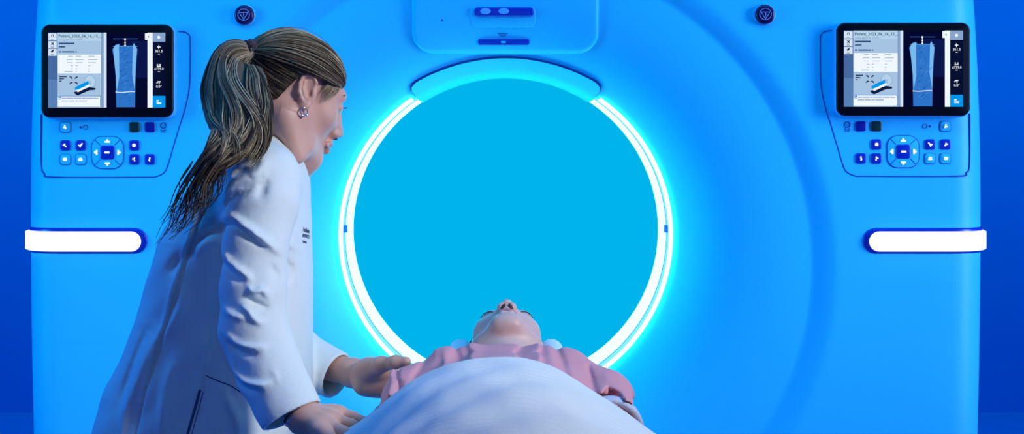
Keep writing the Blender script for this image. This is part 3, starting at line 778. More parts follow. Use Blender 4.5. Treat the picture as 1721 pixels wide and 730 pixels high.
HL.ell(Wd(630, 634, 2.305), (.042, .022, .033), .016); HL.ell(Wd(628, 622, 2.285), (.030, .018, .018), .015)
HL.cone(Wd(612, 648, 2.30), Wd(652, 655, 2.30), .017, .014, .014)
V4, Q4 = HL.solve(0.0018)
def joinm(parts):
    Vs, Qs, Ms, n = [], [], [], 0
    for v, q, m in parts:
        Vs.append(v); Qs.append(q+n); Ms.append(np.zeros(len(q), int) if m is None else m); n += len(v)
    return np.concatenate(Vs), np.concatenate(Qs), np.concatenate(Ms)
V, Q, mi = joinm([(V, Q, mi), (V2, Q2, None), (V3, Q3, None), (V4, Q4, None)])
wb = mesh_obj('body', V, Q, ['skin', 'lip', 'nostril'], WOM, mi)
# eyes, brows
def ball(b, c, r, m, n=12, sq=(1, 1, 1)):
    P = np.array([[(c[0]+r*sq[0]*math.sin(a)*math.cos(t), c[1]+r*sq[1]*math.sin(a)*math.sin(t), c[2]+r*sq[2]*math.cos(a)) for t in np.linspace(0, 2*PI, n*2, endpoint=False)] for a in np.linspace(0.001, PI-0.001, n)])
    b.grid(P, m, closev=True)
def eyes(FR, sc, parent, open_=True, q=0.0):
    for s in (-1, 1):
        b = MB()
        if open_:
            ball(b, FR.out(np.array([.0795, s*.031, .004])*sc), .0098*sc, 'eyewhite'); ball(b, FR.out(np.array([.0858, s*.0315, .003])*sc), .0046*sc, 'iris')
            for k in range(14):
                t = (k/13-.5)*2; p0 = np.array([.0875-.004*t*t, s*(.031+.013*t), .0085-.003*t*t])*sc
                p1 = p0+np.array([.007, s*.003*t, .004])*sc; b.tube(FR.out(np.array([p0, (p0+p1)/2+np.array([.001, 0, -.001]), p1])), [.0004, .0003, .0001], 'hair0', 4)
        else:
            L = [np.array([.0878-.007*t*t, s*(.031+.0145*t), .0005-.0005*t*t])*sc for t in np.linspace(-1, 1, 12)]
            b.tube(FR.out(np.array(L)), .0008, 'hair0', 5)
            for k in range(14):
                t = (k/13-.5)*2; p0 = np.array([.0878-.007*t*t, s*(.031+.0135*t), .0002])*sc
                p1 = p0+np.array([.0018, s*.001*t, -.002])*sc; b.tube(FR.out(np.array([p0, p1])), [.0003, .0001], 'hair0', 4)
        b.build('eye', parent)
        b = MB(); c = np.array([.1046-q*.9, s*.0072, -.0462])*sc; ax1 = np.array([.89, -s*.45, 0]); ax2 = np.array([s*.45, .89, 0]); P_ = []
        for a_ in np.linspace(.001, PI-.001, 12):
            P_.append([c+sc*(.0076*math.cos(a_)*ax1+.0038*math.sin(a_)*math.cos(t_)*ax2+np.array([0, 0, .0048*math.sin(a_)*math.sin(t_)])) for t_ in np.linspace(0, 2*PI, 16, endpoint=False)])
        Pn = np.array(P_); b.grid(FR.out(Pn.reshape(-1, 3)).reshape(Pn.shape), 'nostril', closev=True); b.build('nostril', parent)
        b = MB()
        for k in range(46):
            t = k/45; y = s*(.014+.032*t)*sc; x = (.0880-.013*t*t)*sc; z = (.0270+.004*math.sin(t*2.6))*sc+random.uniform(-.002, .002)
            p0 = np.array([x, y, z]); p1 = p0+np.array([.0005-.002*t, s*.006, .002-.003*t])*sc
            b.tube(FR.out(np.array([p0, (p0+p1)/2+np.array([.0006, 0, 0]), p1])), [.0005, .0005, .0002], 'hair1', 4)
        b.build('eyebrow', parent)
eyes(FW, SKH, wb)

# ---- hair
def hair_cap(FR, sc, hairline, tie, parent, strands, name, rad=(.099, .0795, .0775), cen=(-.014, 0, .029), mats=('hair0', 'hair1', 'hair2', 'hair3'), wts=(.3, .4, .22, .08), capm='hair0'):
    cen = np.array(cen)*sc; rad = np.array(rad)*sc
    nrm = lambda p: (np.asarray(p)*sc-cen)/rad
    HLn = [nrm(p) for p in hairline]; tq = nrm(tie)
    HLc = bez(HLn, 121)
    def path(q0, n, lift, off):
        l0, l1 = np.linalg.norm(q0), np.linalg.norm(tq); a, b_ = q0/l0, tq/l1
        om = math.acos(max(-1, min(1, a@b_))); ts = np.linspace(0, 1, n)
        P = [(math.sin((1-t)*om)*a+math.sin(t*om)*b_)/math.sin(om)*(l0*(1-t)+l1*t+lift*math.sin(PI*t)**.8*1.0) for t in ts]
        return cen+np.array(P)*rad*(1+off)
    b = MB(); n = 26
    Pg = np.array([path(q, n, .03, -.012) for q in HLc]); b.grid(FR.out(Pg.reshape(-1, 3)).reshape(Pg.shape), capm)
    for k in range(strands):
        u = random.random(); i = u*(len(HLc)-1.001); j = int(i); q0 = HLc[j]*(1-(i-j))+HLc[j+1]*(i-j)
        start = random.random()**2*0.55 if random.random() < .6 else 0.0
        P = path(q0, n, .03+random.uniform(-.012, .03), random.uniform(-.004, .006))
        P = P+np.outer(np.sin(np.linspace(0, PI, n)), rng.normal(0, .0035, 3))
        i0 = int(start*n*.7); P = P[i0:]
        if len(P) < 4: continue
        rr = np.full(len(P), random.uniform(.0004, .0008)); rr[0] *= .35; rr[1] *= .7
        # light strands lie over the top and temple, dark ones low at the nape
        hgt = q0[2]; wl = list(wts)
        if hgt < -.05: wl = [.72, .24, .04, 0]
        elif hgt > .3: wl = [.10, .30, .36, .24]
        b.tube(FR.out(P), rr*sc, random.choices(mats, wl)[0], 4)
    return b.build(name, parent)
hl = [(.050, .072, .030), (.068, .053, .050), (.078, .025, .062), (.081, 0, .066), (.078, -.025, .062), (.070, -.050, .050), (.059, -.067, .036), (.048, -.075, .032), (.030, -.080, .032), (.010, -.083, .038),
      (-.014, -.083, .039), (-.034, -.078, .022), (-.044, -.070, .002), (-.050, -.061, -.016), (-.058, -.052, -.036), (-.074, -.028, -.052), (-.080, 0, -.058), (-.074, .028, -.052), (-.058, .052, -.036), (-.042, .066, -.014), (-.030, .078, .030)]

def wisps(FR, sc, parent):
    b = MB()
    for k in range(150):
        u = random.random(); p0 = np.array([.052-.030*u, -(.0745+.004*u), .036-.004*u]); L_ = random.uniform(.014, .042)*(1-.5*abs(u-.4))
        p1 = p0+np.array([-.004+random.uniform(-.003, .003), -.0006, -L_*.5]); p2 = p0+np.array([-.012+random.uniform(-.004, .004), .0015, -L_])
        b.tube(FR.out(bez([p0*sc, p1*sc, p2*sc], 7)), np.linspace(.0005, .0001, 7), random.choice(['hair1', 'hair2', 'hair2', 'hair3']), 3)
    b.build('loose_hair', parent)
tie_l = FW.inn(W(434, 98, 2.205))/SKH
_c, _r = np.array([-.014, 0, .029]), np.array([.099, .0795, .0775]); _n = (tie_l-_c)/_r; tie_l = _c+_r*_n/np.linalg.norm(_n)*1.03; TW = FW.out(tie_l*SKH)
WH = hair_cap(FW, SKH, hl, tie_l, WOM, 3600, 'hair', capm='hair1')
wisps(FW, SKH, WH)
# ponytail
def ptail(parent):
    cl = bez([TW, W(421, 89, 2.18), W(398, 100, 2.17), W(392, 140, 2.14), W(400, 190, 2.10), W(398, 225, 2.07), W(374, 255, 2.04), W(347, 280, 2.04), W(328, 302, 2.05)], 60)
    rad = np.interp(np.linspace(0, 8, 60), range(9), [.008, .014, .038, .052, .053, .040, .026, .016, .004])
    b = MB()
    # inner mass
    e2 = np.array([0, 1, 0.])
    T = np.gradient(cl, axis=0); T /= np.linalg.norm(T, axis=1)[:, None]; E1 = np.cross(T, e2); E1 /= np.linalg.norm(E1, axis=1)[:, None]
    A = np.linspace(0, 2*PI, 18, endpoint=False)
    fl = 0.62
    P = cl[:, None]+(rad*.80)[:, None, None]*(np.cos(A)[None, :, None]*E1[:, None]+fl*np.sin(A)[None, :, None]*e2)
    b.grid(P[:50], 'hair1', closev=True)
    N = 60
    for k in range(2800):
        a = random.uniform(0, 2*PI); r = random.uniform(.80, 1.04) if random.random() < .88 else random.uniform(.3, .8)
        kind = random.random()
        endi = int(N*random.uniform(.50, .78)) if kind < .55 else int(N*random.uniform(.80, 1.0))
        ph, wv, am = random.uniform(0, 6.28), random.uniform(1.6, 3.0), random.uniform(.0005, .0022)
        lock = math.floor(a*3.0)/3.0; ph2 = lock*7.3
        t = np.linspace(0, 1, N)
        aa = a+.75*np.sin(2.6*t*PI+ph2)*t+.5*t
        rr = r*(1+.08*np.sin(t*11+ph2)*t)
        Pp = cl+(rad*rr)[:, None]*(np.cos(aa)[:, None]*E1+fl*np.sin(aa)[:, None]*e2)
        Pp = Pp+(am*t*np.sin(t*wv*6+ph))[:, None]*E1+(am*t*np.cos(t*wv*5+ph2))[:, None]*e2
        if kind < .55:      # shorter locks that curl down at the collar
            s_ = np.clip((t-.42)/.33, 0, 1)**1.6; side = math.cos(a)
            Pp = Pp+s_[:, None]*(np.array([.030, 0, -.006])*(0.6+.4*random.random()))
        Pp = Pp[:endi]
        rd = random.uniform(.0004, .0009)*np.interp(np.linspace(0, 1, endi), [0, .8, 1], [1, 1, .2])
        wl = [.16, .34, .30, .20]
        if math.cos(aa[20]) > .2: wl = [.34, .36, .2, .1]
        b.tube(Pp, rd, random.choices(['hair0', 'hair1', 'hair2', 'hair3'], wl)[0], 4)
    # wispy ends
    for k in range(110):
        p0 = cl[int(N*random.uniform(.6, .9))]+np.array([random.uniform(-.02, .02), random.uniform(-.02, .01), random.uniform(-.01, .01)])
        L_ = random.uniform(.05, .09); q = bez([p0, p0+np.array([-.35*L_, -.003, -.55*L_]), p0+np.array([-.5*L_+random.uniform(-.01, .01), -.004, -1.05*L_]), p0+np.array([-.75*L_+random.uniform(-.012, .012), 0, -1.35*L_])], 14)
        b.tube(q, np.linspace(.0012, .0003, 14), random.choice(['hair0', 'hair0', 'hair1']), 4)
    return b.build('ponytail', parent)
ptail(WH)
b = MB(); c0 = TW+(TW-C_h)*.03; ax = W(425, 92, 2.19)-W(448, 103, 2.215); ax /= np.linalg.norm(ax)
a1 = np.cross(ax, [0, 1, 0]); a1 /= np.linalg.norm(a1); a2 = np.cross(ax, a1)
A = np.linspace(0, 2*PI, 72, endpoint=False); P = []
for k, a in enumerate(A):
    row = []
    for t in np.linspace(0, 2*PI, 14, endpoint=False):
        r_ = .0080*(1+.28*math.sin(a*13+2*math.sin(t)))
        row.append(c0+(.0135+r_*math.cos(t))*(math.cos(a)*a1+math.sin(a)*a2)+r_*1.1*math.sin(t)*ax)
    P.append(row)
b.grid(np.array(P), 'scrunch', closeu=True, closev=True); tag(b.build('hair_tie', WH), 'crinkled mauve hair tie')
# earring
b = MB(); ec = FW.out(np.array([-.010, -.0835, -.034])*SKH)
b.tube([ec+.0065*(math.cos(a)*fw+math.sin(a)*uw)-np.array([0, 0, .004]) for a in np.linspace(0, 2*PI, 24, endpoint=False)], .0013, 'silver', 8, closed=True)
ball(b, ec+np.array([.004, -.002, -.0095]), .0026, 'silver', 8); tag(b.build('earring', WOM), 'small silver hoop earring')

# ---- lab coat
S = SDF()
zt = np.array([[215, 440, 478], [240, 405, 500], [262, 372, 512], [290, 340, 518], [330, 312, 519], [400, 276, 521], [470, 254, 523], [540, 236, 523], [600, 210, 522], [650, 186, 522], [700, 170, 521], [760, 158, 521], [830, 150, 520]], float)
DT = 2.25
Zt = CAMZ-(zt[:, 0]-PY0)*DT/F; XL = (zt[:, 1]-PX0)*DT/F; XR = (zt[:, 2]-PX0)*DT/F
o_ = np.argsort(Zt); Zt, XL, XR = Zt[o_], XL[o_], XR[o_]
ZS = [Zt[0], .72, .85, 1.0, 1.12, 1.2, 1.26, 1.31]; HD = [.21, .205, .18, .165, .165, .15, .10, .05]
YT = DT+CAMY
def torso(x, y, z):
    xl = np.interp(z, Zt, XL); xr = np.interp(z, Zt, XR); b_ = np.interp(z, ZS, HD); xc = (xl+xr)/2; a = (xr-xl)/2
    # seen from the side with the back a little towards the viewer: skew the section
    sk = (y-YT)*0.25
    X = np.abs((x-xc)/a); Yn = np.abs((y-YT)/b_)
    rho = (X**2.3+Yn**2.3)**(1/2.3)
    d = (rho-1)*np.minimum(a, b_)*.92
    return np.maximum(np.maximum(d, z-Zt[-1]), Zt[0]-z)
S.fn(torso, (-.75, YT-.22, Zt[0]), (-.30, YT+.22, Zt[-1]), .02)
S.cone(Wd(455, 272, 2.25), Wd(436, 308, 2.13), .042, .055, .03)     # shoulder yoke near
S.cone(Wd(455, 272, 2.28), Wd(456, 335, 2.40), .040, .046, .03)
nr = [Wd(442, 306, 2.125), Wd(441, 345, 2.10), Wd(430, 415, 2.07), Wd(426, 490, 2.05), Wd(426, 556, 2.04), Wd(450, 620, 2.025), Wd(489, 697, 2.00)]
S.chain(nr[:2], [.060, .057], .03); S.chain(nr[1:], [.057, .050, .051, .054, .052, .049], .008)
fl_ = [Wd(455, 338, 2.38), Wd(468, 470, 2.41), Wd(472, 585, 2.41), Wd(566, 632, 2.345)]
S.chain(fl_, [.046, .050, .05, .043], .02)
# cuffs: flat ends and openings
def cuff(a, b_, r0, r1, depth):
    a = np.asarray(a); b_ = np.asarray(b_); n_ = (b_-a)/np.linalg.norm(b_-a)
    def f(x, y, z): return -((x-b_[0])*n_[0]+(y-b_[1])*n_[1]+(z-b_[2])*n_[2])
    def g(x, y, z):
        return np.maximum(f(x, y, z), np.sqrt((x-b_[0])**2+(y-b_[1])**2+(z-b_[2])**2)-.085)
    S.fn(g, b_-.09, b_+.09, .002, '-')
    S.cone(b_-n_*depth, b_+n_*.02, r0, r1, .003, '-')
cuff(Wd(455, 625, 2.02), Wd(491, 700, 2.0), .036, .0455, .045)
cuff(Wd(500, 600, 2.39), Wd(567, 632, 2.345), .034, .0385, .06)
# neck opening
nA, nB = Wd(470, 245, 2.26), Wd(505, 175, 2.26)
S.cone(Wd(466, 262, 2.265), nB, .056, .066, .006, '-')
# folds: ridges (+) and valleys (-) drawn on the near side, in metres on the coat
FO = []
def fold(pts, w_, amp, asym=0.0, side='n', d=2.1):
    P = np.array([Wd(a, c, d) for a, c in pts])[:, [0, 2]]; P = bez(np.c_[P, np.zeros(len(P))], 4*len(P))[:, :2]; FO.append((P, w_, amp, asym))
# sleeve
fold([(378, 368), (400, 362), (430, 378), (460, 400), (492, 430)], .007, .011); fold([(380, 380), (402, 378), (430, 392), (455, 412)], .006, -.009)
fold([(386, 418), (400, 432), (428, 450), (442, 462)], .0065, .009); fold([(384, 436), (402, 450), (426, 466)], .006, -.007)
fold([(384, 352), (396, 336), (420, 322), (440, 312)], .008, -.008); fold([(380, 330), (405, 305), (440, 290)], .009, .007)
fold([(436, 470), (446, 480), (460, 478), (470, 492)], .006, .010); fold([(425, 500), (440, 510), (452, 524), (466, 530)], .007, .009); fold([(432, 488), (450, 500), (468, 508)], .006, -.008)
fold([(392, 506), (410, 516), (440, 522)], .007, .007); fold([(398, 545), (420, 560), (452, 566), (474, 566)], .007, .008); fold([(402, 558), (425, 573), (455, 580)], .007, -.007)
fold([(408, 592), (420, 612), (445, 622), (470, 622), (484, 616)], .007, .010); fold([(412, 610), (430, 628), (460, 634)], .007, -.008)
fold([(480, 600), (490, 612), (496, 628)], .006, .007)
fold([(458, 300), (448, 318), (452, 332)], .011, -.008); fold([(500, 300), (508, 330), (500, 370), (490, 400)], .008, .006); fold([(440, 262), (448, 275), (440, 290), (430, 300)], .012, .008)
fold([(400, 280), (415, 268), (440, 258)], .010, .007); fold([(395, 300), (410, 290), (425, 285)], .009, -.007); fold([(468, 440), (478, 460), (474, 485)], .007, -.006)
fold([(384, 640), (400, 676), (418, 706)], .006, -.004)
# body
fold([(352, 300), (338, 360), (312, 440), (290, 520), (262, 600), (240, 690), (232, 760)], .0035, -.007); fold([(345, 310), (328, 370), (302, 450), (280, 530), (254, 600)], .008, .004)
fold([(330, 420), (300, 440), (280, 462)], .011, -.006); fold([(318, 480), (300, 530), (270, 570)], .012, .006); fold([(372, 400), (352, 408), (330, 430)], .010, .007); fold([(376, 384), (350, 392), (318, 420)], .007, -.007)
fold([(366, 470), (362, 560), (340, 640), (330, 720)], .010, -.006); fold([(388, 660), (404, 700), (412, 740)], .012, .009); fold([(262, 560), (240, 620), (215, 680), (206, 750)], .012, .006); fold([(240, 560), (216, 620), (196, 690)], .009, -.006)
fold([(300, 600), (285, 660), (280, 740)], .014, .007); fold([(352, 560), (346, 620)], .010, .006)
fold([(498, 340), (496, 400), (494, 450)], .008, -.005); fold([(498, 480), (503, 500), (505, 540)], .010, .005); fold([(494, 470), (500, 464), (507, 460)], .008, .005)
# far sleeve

gx = np.arange(-.80, -.22, .0015); gz = np.arange(Zt[0]-.02, 1.36, .0015)
GX, GZ = np.meshgrid(gx, gz, indexing='ij'); HF = np.zeros_like(GX)
for P, w_, amp, asym in FO:
    lo_, hi_ = P.min(0)-4*w_, P.max(0)+4*w_; i0, j0 = np.searchsorted(gx, lo_[0]), np.searchsorted(gz, lo_[1]); i1, j1 = np.searchsorted(gx, hi_[0]), np.searchsorted(gz, hi_[1])
    if i1 <= i0 or j1 <= j0: continue
    X, Z = GX[i0:i1, j0:j1], GZ[i0:i1, j0:j1]; best = np.full(X.shape, 9.); al = np.zeros(X.shape); n = len(P)-1
    for k in range(n):
        a, e = P[k], P[k+1]-P[k]; t = np.clip(((X-a[0])*e[0]+(Z-a[1])*e[1])/(e@e+1e-12), 0, 1); d = np.hypot(X-a[0]-t*e[0], Z-a[1]-t*e[1])
        up_ = d < best; best = np.where(up_, d, best); al = np.where(up_, (k+t)/n, al)
    HF[i0:i1, j0:j1] += amp*np.exp(-(best/(w_*.8))**2)*np.sin(PI*np.clip(al, .02, .98))**.6
# gentle broad undulation
HF += .0022*np.sin(GX*38+GZ*9)*np.sin(GZ*21+GX*14)+.0012*np.sin(GX*85-GZ*40+1)*np.sin(GZ*60+2)
def folds(x, y, z):
    i = np.clip(((x-gx[0])/.0015), 0, len(gx)-1.01).astype(int); j = np.clip(((z-gz[0])/.0015), 0, len(gz)-1.01).astype(int)
    return -HF[i, j]*np.clip((-.3365-x)/.03, .05, 1)*np.where(y < YT+.15, 1.0, 0.3)
S.fn(folds, (-.78, YT-.3, Zt[0]-.01), (-.24, YT+.3, 1.35), 0, 'd')
V, Q = S.solve(0.0027); V = smooth_mesh(V, Q, 1, .3)
coat = mesh_obj('lab_coat', V, Q, ['coat'], WOM)
cb = bvh_of(coat)
# collar: a folded band around the neck, open at the front
b = MB(); cen = Wd(474, 250, 2.262); axn = np.array([.52, .18, .84]); axn /= np.linalg.norm(axn)
e1 = np.cross(axn, [0, 1, 0]); e1 /= np.linalg.norm(e1); e1 = -e1 if e1[0] < 0 else e1      # towards the front
e2 = np.cross(axn, e1)
rows = []
for t in np.linspace(PI-1.95, PI+1.95, 60):
    a = t; back = 0.5-0.5*math.cos(a)            # 0 front, 1 back
    dirv = math.cos(a)*e1+math.sin(a)*e2; k = []
    h = .012+.030*back; low = -.020-.012*(1-back)
    for (r_, hh) in ((.059, -.02), (.0585, h*.6), (.0605, h), (.0635, h+.003), (.0670, h-.002), (.0725, h*.2), (.0785, low), (.0795, low-.003), (.078, low-.005), (.074, low+.006)):
        k.append(cen+dirv*r_*(1.0)+axn*hh)
    rows.append(k)
b.grid(np.array(rows), 'coat'); b.build('collar', coat)
# stitch lines and pocket slit lying on the coat
def on_coat(pts, r, m, name, n=30, d=2.1):
    q = bez([Wd(a, c, d) for a, c in pts], n); q = [seat(cb, p, r*.3) for p in q]; b = MB(); b.tube(q, r, m, 6); return b.build(name, coat)
on_coat([(341, 652), (334, 680), (328, 705), (321, 740)], .0022, 'stitch', 'pocket_slit')
on_coat([(352, 628), (370, 636), (395, 648), (414, 662)], .0010, 'stitch', 'pocket_hem')
on_coat([(347, 655), (338, 690), (329, 732)], .0007, 'stitch', 'pocket_hem')
# embroidered name on the chest
b = MB()
for k, (t, px, py, sz) in enumerate((('Ambie S', 509, 386, .0125), ('ADVNCD M', 508, 396, .0085), ('Technol.', 508, 406, .0065))):
    n0 = len(b.v); p = Wd(px, py, 2.2); b.text(t, sz, 0, 0, 0, 'thread', bold=.0002, depth=.0003, sx=.32)
    Vv = b.v[-1]; out = []
    for v in Vv:
        p3 = np.array([p[0]+v[0], p[1], p[2]+v[2]-v[0]*.25]); o3 = np.array([0, CAMY, CAMZ]); h_ = cb.ray_cast(Vector(o3), Vector(p3-o3).normalized())
        out.append(np.array(h_[0])+np.array(h_[1])*.0004*(1 if h_[1].y < 0 else -1) if h_[0] else np.array([p3[0], 99, p3[2]]))
    b.v[-1] = np.array(out)
Vall = np.concatenate(b.v); keep = [i for i, f in enumerate(b.f) if max(Vall[j][1] for j in f) < 50 and max(Vall[j][1] for j in f)-min(Vall[j][1] for j in f) < .09]
b.f = [b.f[i] for i in keep]; b.m = [b.m[i] for i in keep]; Vall[Vall[:, 1] > 50] = Vall[Vall[:, 1] < 50][0]; b.v = [Vall]
b.build('embroidery', coat, smooth=False)
# trousers and shoes below the coat
S = SDF()
for s in (-1, 1):
    hx = -.53; hy = -1.05+s*.09
    S.chain([np.array([hx, hy, .80]), np.array([hx+.03, hy, .45]), np.array([hx, hy, .10])], [.085, .065, .055], .02)
V, Q = S.solve(.008); V[:, 2] = np.maximum(V[:, 2], .06); mesh_obj('trousers', V, Q, ['trouser'], WOM)
for s in (-1, 1):
    S = SDF(); hy = -1.05+s*.09
    S.chain([np.array([-.62, hy, .045]), np.array([-.48, hy+.02, .035])], [.045, .035], .02); S.cone([-.60, hy, .05], [-.60, hy, .10], .043, .04, .02)
    V, Q = S.solve(.005); V[:, 2] = np.maximum(V[:, 2], .001); mesh_obj('shoe', V, Q, ['shoe'], WOM)
# bracelet
b = MB(); ax = wR-eR; ax /= np.linalg.norm(ax); c0 = wR-ax*.001; a1 = np.cross(ax, [0, 1, 0]); a1 /= np.linalg.norm(a1); a2 = np.cross(ax, a1)
for k, (of, m) in enumerate(((0, 'silver'), (-.006, 'darkbead'))):
    for j in range(46):
        a = j/46*2*PI; ball(b, c0+ax*of+(.0262)*(math.cos(a)*a1+math.sin(a)*a2), .0017, m, 6)
b.build('bracelet', WOM)

# ================================================================== COUCH
def rbox(b, x0, x1, y0, y1, z0, z1, r, m):
    o = rrect((x0+x1)/2, (z0+z1)/2, (x1-x0)/2, (z1-z0)/2, r, 6); rows = []
    for y, k in ((y0, .97), (y0+.008, 1), (y1-.008, 1), (y1, .97)):
        rows.append([((x0+x1)/2+(p[0]-(x0+x1)/2)*k, y, (z0+z1)/2+(p[1]-(z0+z1)/2)*k) for p in o])
    b.grid(np.array(rows), m, closev=True); b.add(rows[0], [tuple(range(len(o)))], m); b.add(rows[-1], [tuple(range(len(o)-1, -1, -1))], m)
CO = empty('patient_couch', (0, -1.8, 0), 'narrow scanner couch under the patient and the white blanket', 'patient couch')
b = MB(); rbox(b, -.215, .215, -2.75, -.80, .700, .735, .015, 'plastic'); b.build('tabletop', CO, auto=40)
b = MB(); rbox(b, -.205, .205, -2.70, -.82, .735, .770, .014, 'mattress'); b.build('mattress', CO, auto=40)
b = MB(); rbox(b, -.17, .17, -2.5, -1.3, .10, .70, .05, 'plastic'); b.build('pedestal', CO, auto=40)
b = MB(); rbox(b, -.25, .25, -2.6, -1.2, 0, .10, .03, 'plastic'); b.build('foot', CO, auto=40)
# head cushion cupping the head
S = SDF(); cy = -.94
S.ell((0, cy, .775), (.17, .13, .035), .02)
for s in (-1, 1): S.cone((s*.082+.003, cy-.05, .900), (s*.084, cy+.06, .900), .020, .022, .03); S.cone((s*.085, cy-.05, .80), (s*.085, cy+.05, .80), .042, .042, .03)
V, Q = S.solve(.004); V[:, 2] = np.maximum(V[:, 2], .7705); pl = mesh_obj('head_cushion', V, Q, ['pillow']); tag(pl, "pale cushion cupping both sides of the patient's head", 'cushion')

# ================================================================== PATIENT
PAT = empty('person', (0, -1.5, .77), 'patient in a pink gown lying face up under a white blanket', 'person')
al = math.radians(3)
FP_ = Frame(np.array([0.002, -.93, .893]), (0, math.sin(al), math.cos(al)), (0, math.cos(al), -math.sin(al)))
SKP = .97
S = SDF(); head_ops(S, SKP, .0070)
pn = lambda *a: FP_.inn(np.array(a))
S.cone(np.array([-.02, 0, -.045]), pn(0, -1.10, .865), .056, .058, .03); S.cone(np.array([.005, 0, -.06]), pn(0, -1.09, .885), .045, .045, .03)
V, Q = S.solve(.0015); mi = face_mats(V, Q, SKP, .007); V = FP_.out(V)
B = SDF()
B.ell((0, -1.28, .855), (.14, .20, .062), .02); B.cone((0, -1.35, .855), (0, -1.68, .855), .075, .08, .04)
B.cone((-.065, -1.72, .842), (-.065, -2.1, .835), .062, .05, .03); B.cone((.065, -1.72, .842), (.065, -2.1, .835), .062, .05, .03)
B.cone((-.065, -2.1, .835), (-.07, -2.5, .82), .05, .04, .02); B.cone((.065, -2.1, .835), (.07, -2.5, .82), .05, .04, .02)
for s in (-1, 1):
    B.cone((s*.07, -2.50, .81), (s*.075, -2.54, .885), .035, .022, .02)
    sh, el, wr = np.array([s*.15, -1.13, .870]), np.array([s*.172, -1.34, .822]), np.array([s*.08, -1.50, .852])
    B.cone(sh, el, .036, .033, .02); B.cone(el, wr, .036, .024, .015)
    kn = [wr+np.array([-s*(.065), -.035+k*.018, .012-.0015*k]) for k in range(4)]
    fg = [[k_, k_+np.array([-s*.035, -.008, .004]), k_+np.array([-s*.058, -.012, -.004]), k_+np.array([-s*.075, -.014, -.012])] for k_ in kn]
    hand_ops(B, wr, el, kn, fg, [wr+np.array([-s*.02, -.02, .0]), wr+np.array([-s*.05, -.045, .0]), wr+np.array([-s*.07, -.055, 0])], .9)
V2, Q2 = B.solve(.0045)
V, Q, mi = joinm([(V, Q, mi), (V2, Q2, None)])
pb = mesh_obj('body', V, Q, ['skin2', 'lip', 'nostril'], PAT, mi)
eyes(FP_, SKP, pb, False, .007)
hl2 = [(.022, .074, .050), (.046, .053, .070), (.060, .025, .077), (.064, 0, .079), (.060, -.025, .077), (.046, -.053, .070), (.022, -.074, .050), (.004, -.078, .040), (-.010, -.079, .030), (-.026, -.079, .010), (-.042, -.066, -.014), (-.058, -.052, -.036), (-.080, 0, -.058), (-.058, .052, -.036), (-.042, .066, -.014), (-.026, .079, .010), (-.010, .079, .030), (.004, .078, .040), (.022, .074, .050)]
hair_cap(FP_, SKP, hl2, (-.100, 0, .03), PAT, 420, 'hair')

# gown
S = SDF()
D = 2.2
S.ell((0, -1.20, .862), (.150, .17, .079), .03)
S.ell((-.01, -1.10, .880), (.118, .07, .055), .03)
S.cone((-.094, -1.11, .893), (.094, -1.11, .893), .043, .043, .03)
S.cone((-.105, -1.13, .884), (-.150, -1.17, .868), .048, .046, .03); S.cone((.105, -1.13, .884), (.158, -1.17, .866), .048, .046, .03)
S.cone((-.150, -1.16, .866), (-.150, -1.29, .845), .048, .050, .02); S.cone((.160, -1.17, .858), (.160, -1.29, .836), .048, .049, .02)
# sleeve openings
for s, e0, e1_ in ((-1, (-.150, -1.17, .864), (-.150, -1.287, .845)), (1, (.160, -1.17, .862), (.160, -1.287, .836))):
    a = np.array(e0); b_ = np.array(e1_); n_ = (b_-a)/np.linalg.norm(b_-a)
    def g(x, y, z, b_=b_, n_=n_): return np.maximum(-((x-b_[0])*n_[0]+(y-b_[1])*n_[1]+(z-b_[2])*n_[2]), np.sqrt((x-b_[0])**2+(y-b_[1])**2+(z-b_[2])**2)-.09)
    S.fn(g, b_-.1, b_+.1, .002, '-'); S.cone(b_-n_*.030, b_+n_*.03, .038, .0425, .002, '-')
S.ell((0, -1.25, .858), (.150, .20, .080), .02)
# neckline: straight edge across the throat
def nk(x, y, z): return np.maximum(-(y+1.068+0.10*(z-.9)), .04-np.abs(z-z)-.04)
S.fn(lambda x, y, z: -(y+1.062)+0*x+0*z, (-.3, -1.08, .7), (.3, -.9, 1.0), .004, '-')
S.cone((0, -1.13, .86), (0, -1.02, .87), .052, .064, .004, '-')
GF = []
def gfold(pts, w_, amp): P = np.array([Wd(a, c, 2.15) for a, c in pts])[:, [0, 2]]; GF.append((P, w_, amp))
gfold([(748, 596), (752, 608), (758, 622)], .006, .004); gfold([(765, 594), (772, 606), (778, 620)], .007, -.004); gfold([(790, 584), (812, 600), (840, 604)], .006, .005)
gfold([(862, 605), (884, 596), (905, 586)], .005, .006); gfold([(858, 600), (880, 590), (896, 584)], .005, -.005); gfold([(938, 594), (944, 606), (948, 622)], .007, -.005); gfold([(922, 590), (930, 606)], .007, .003)
gfold([(700, 625), (712, 612), (722, 600)], .006, -.006); gfold([(660, 622), (676, 646), (684, 662)], .005, .008); gfold([(668, 620), (686, 644), (692, 655)], .005, -.006); gfold([(652, 665), (662, 640), (676, 625)], .006, .005)
gfold([(988, 616), (992, 634), (1006, 656), (1014, 666)], .005, -.005); gfold([(996, 636), (1014, 628), (1032, 634), (1050, 652)], .006, .008); gfold([(1004, 650), (1022, 644), (1042, 654), (1062, 672)], .005, -.007)
gfold([(1012, 664), (1024, 650), (1036, 646)], .006, .004); gfold([(960, 640), (976, 650), (990, 662)], .006, .006)
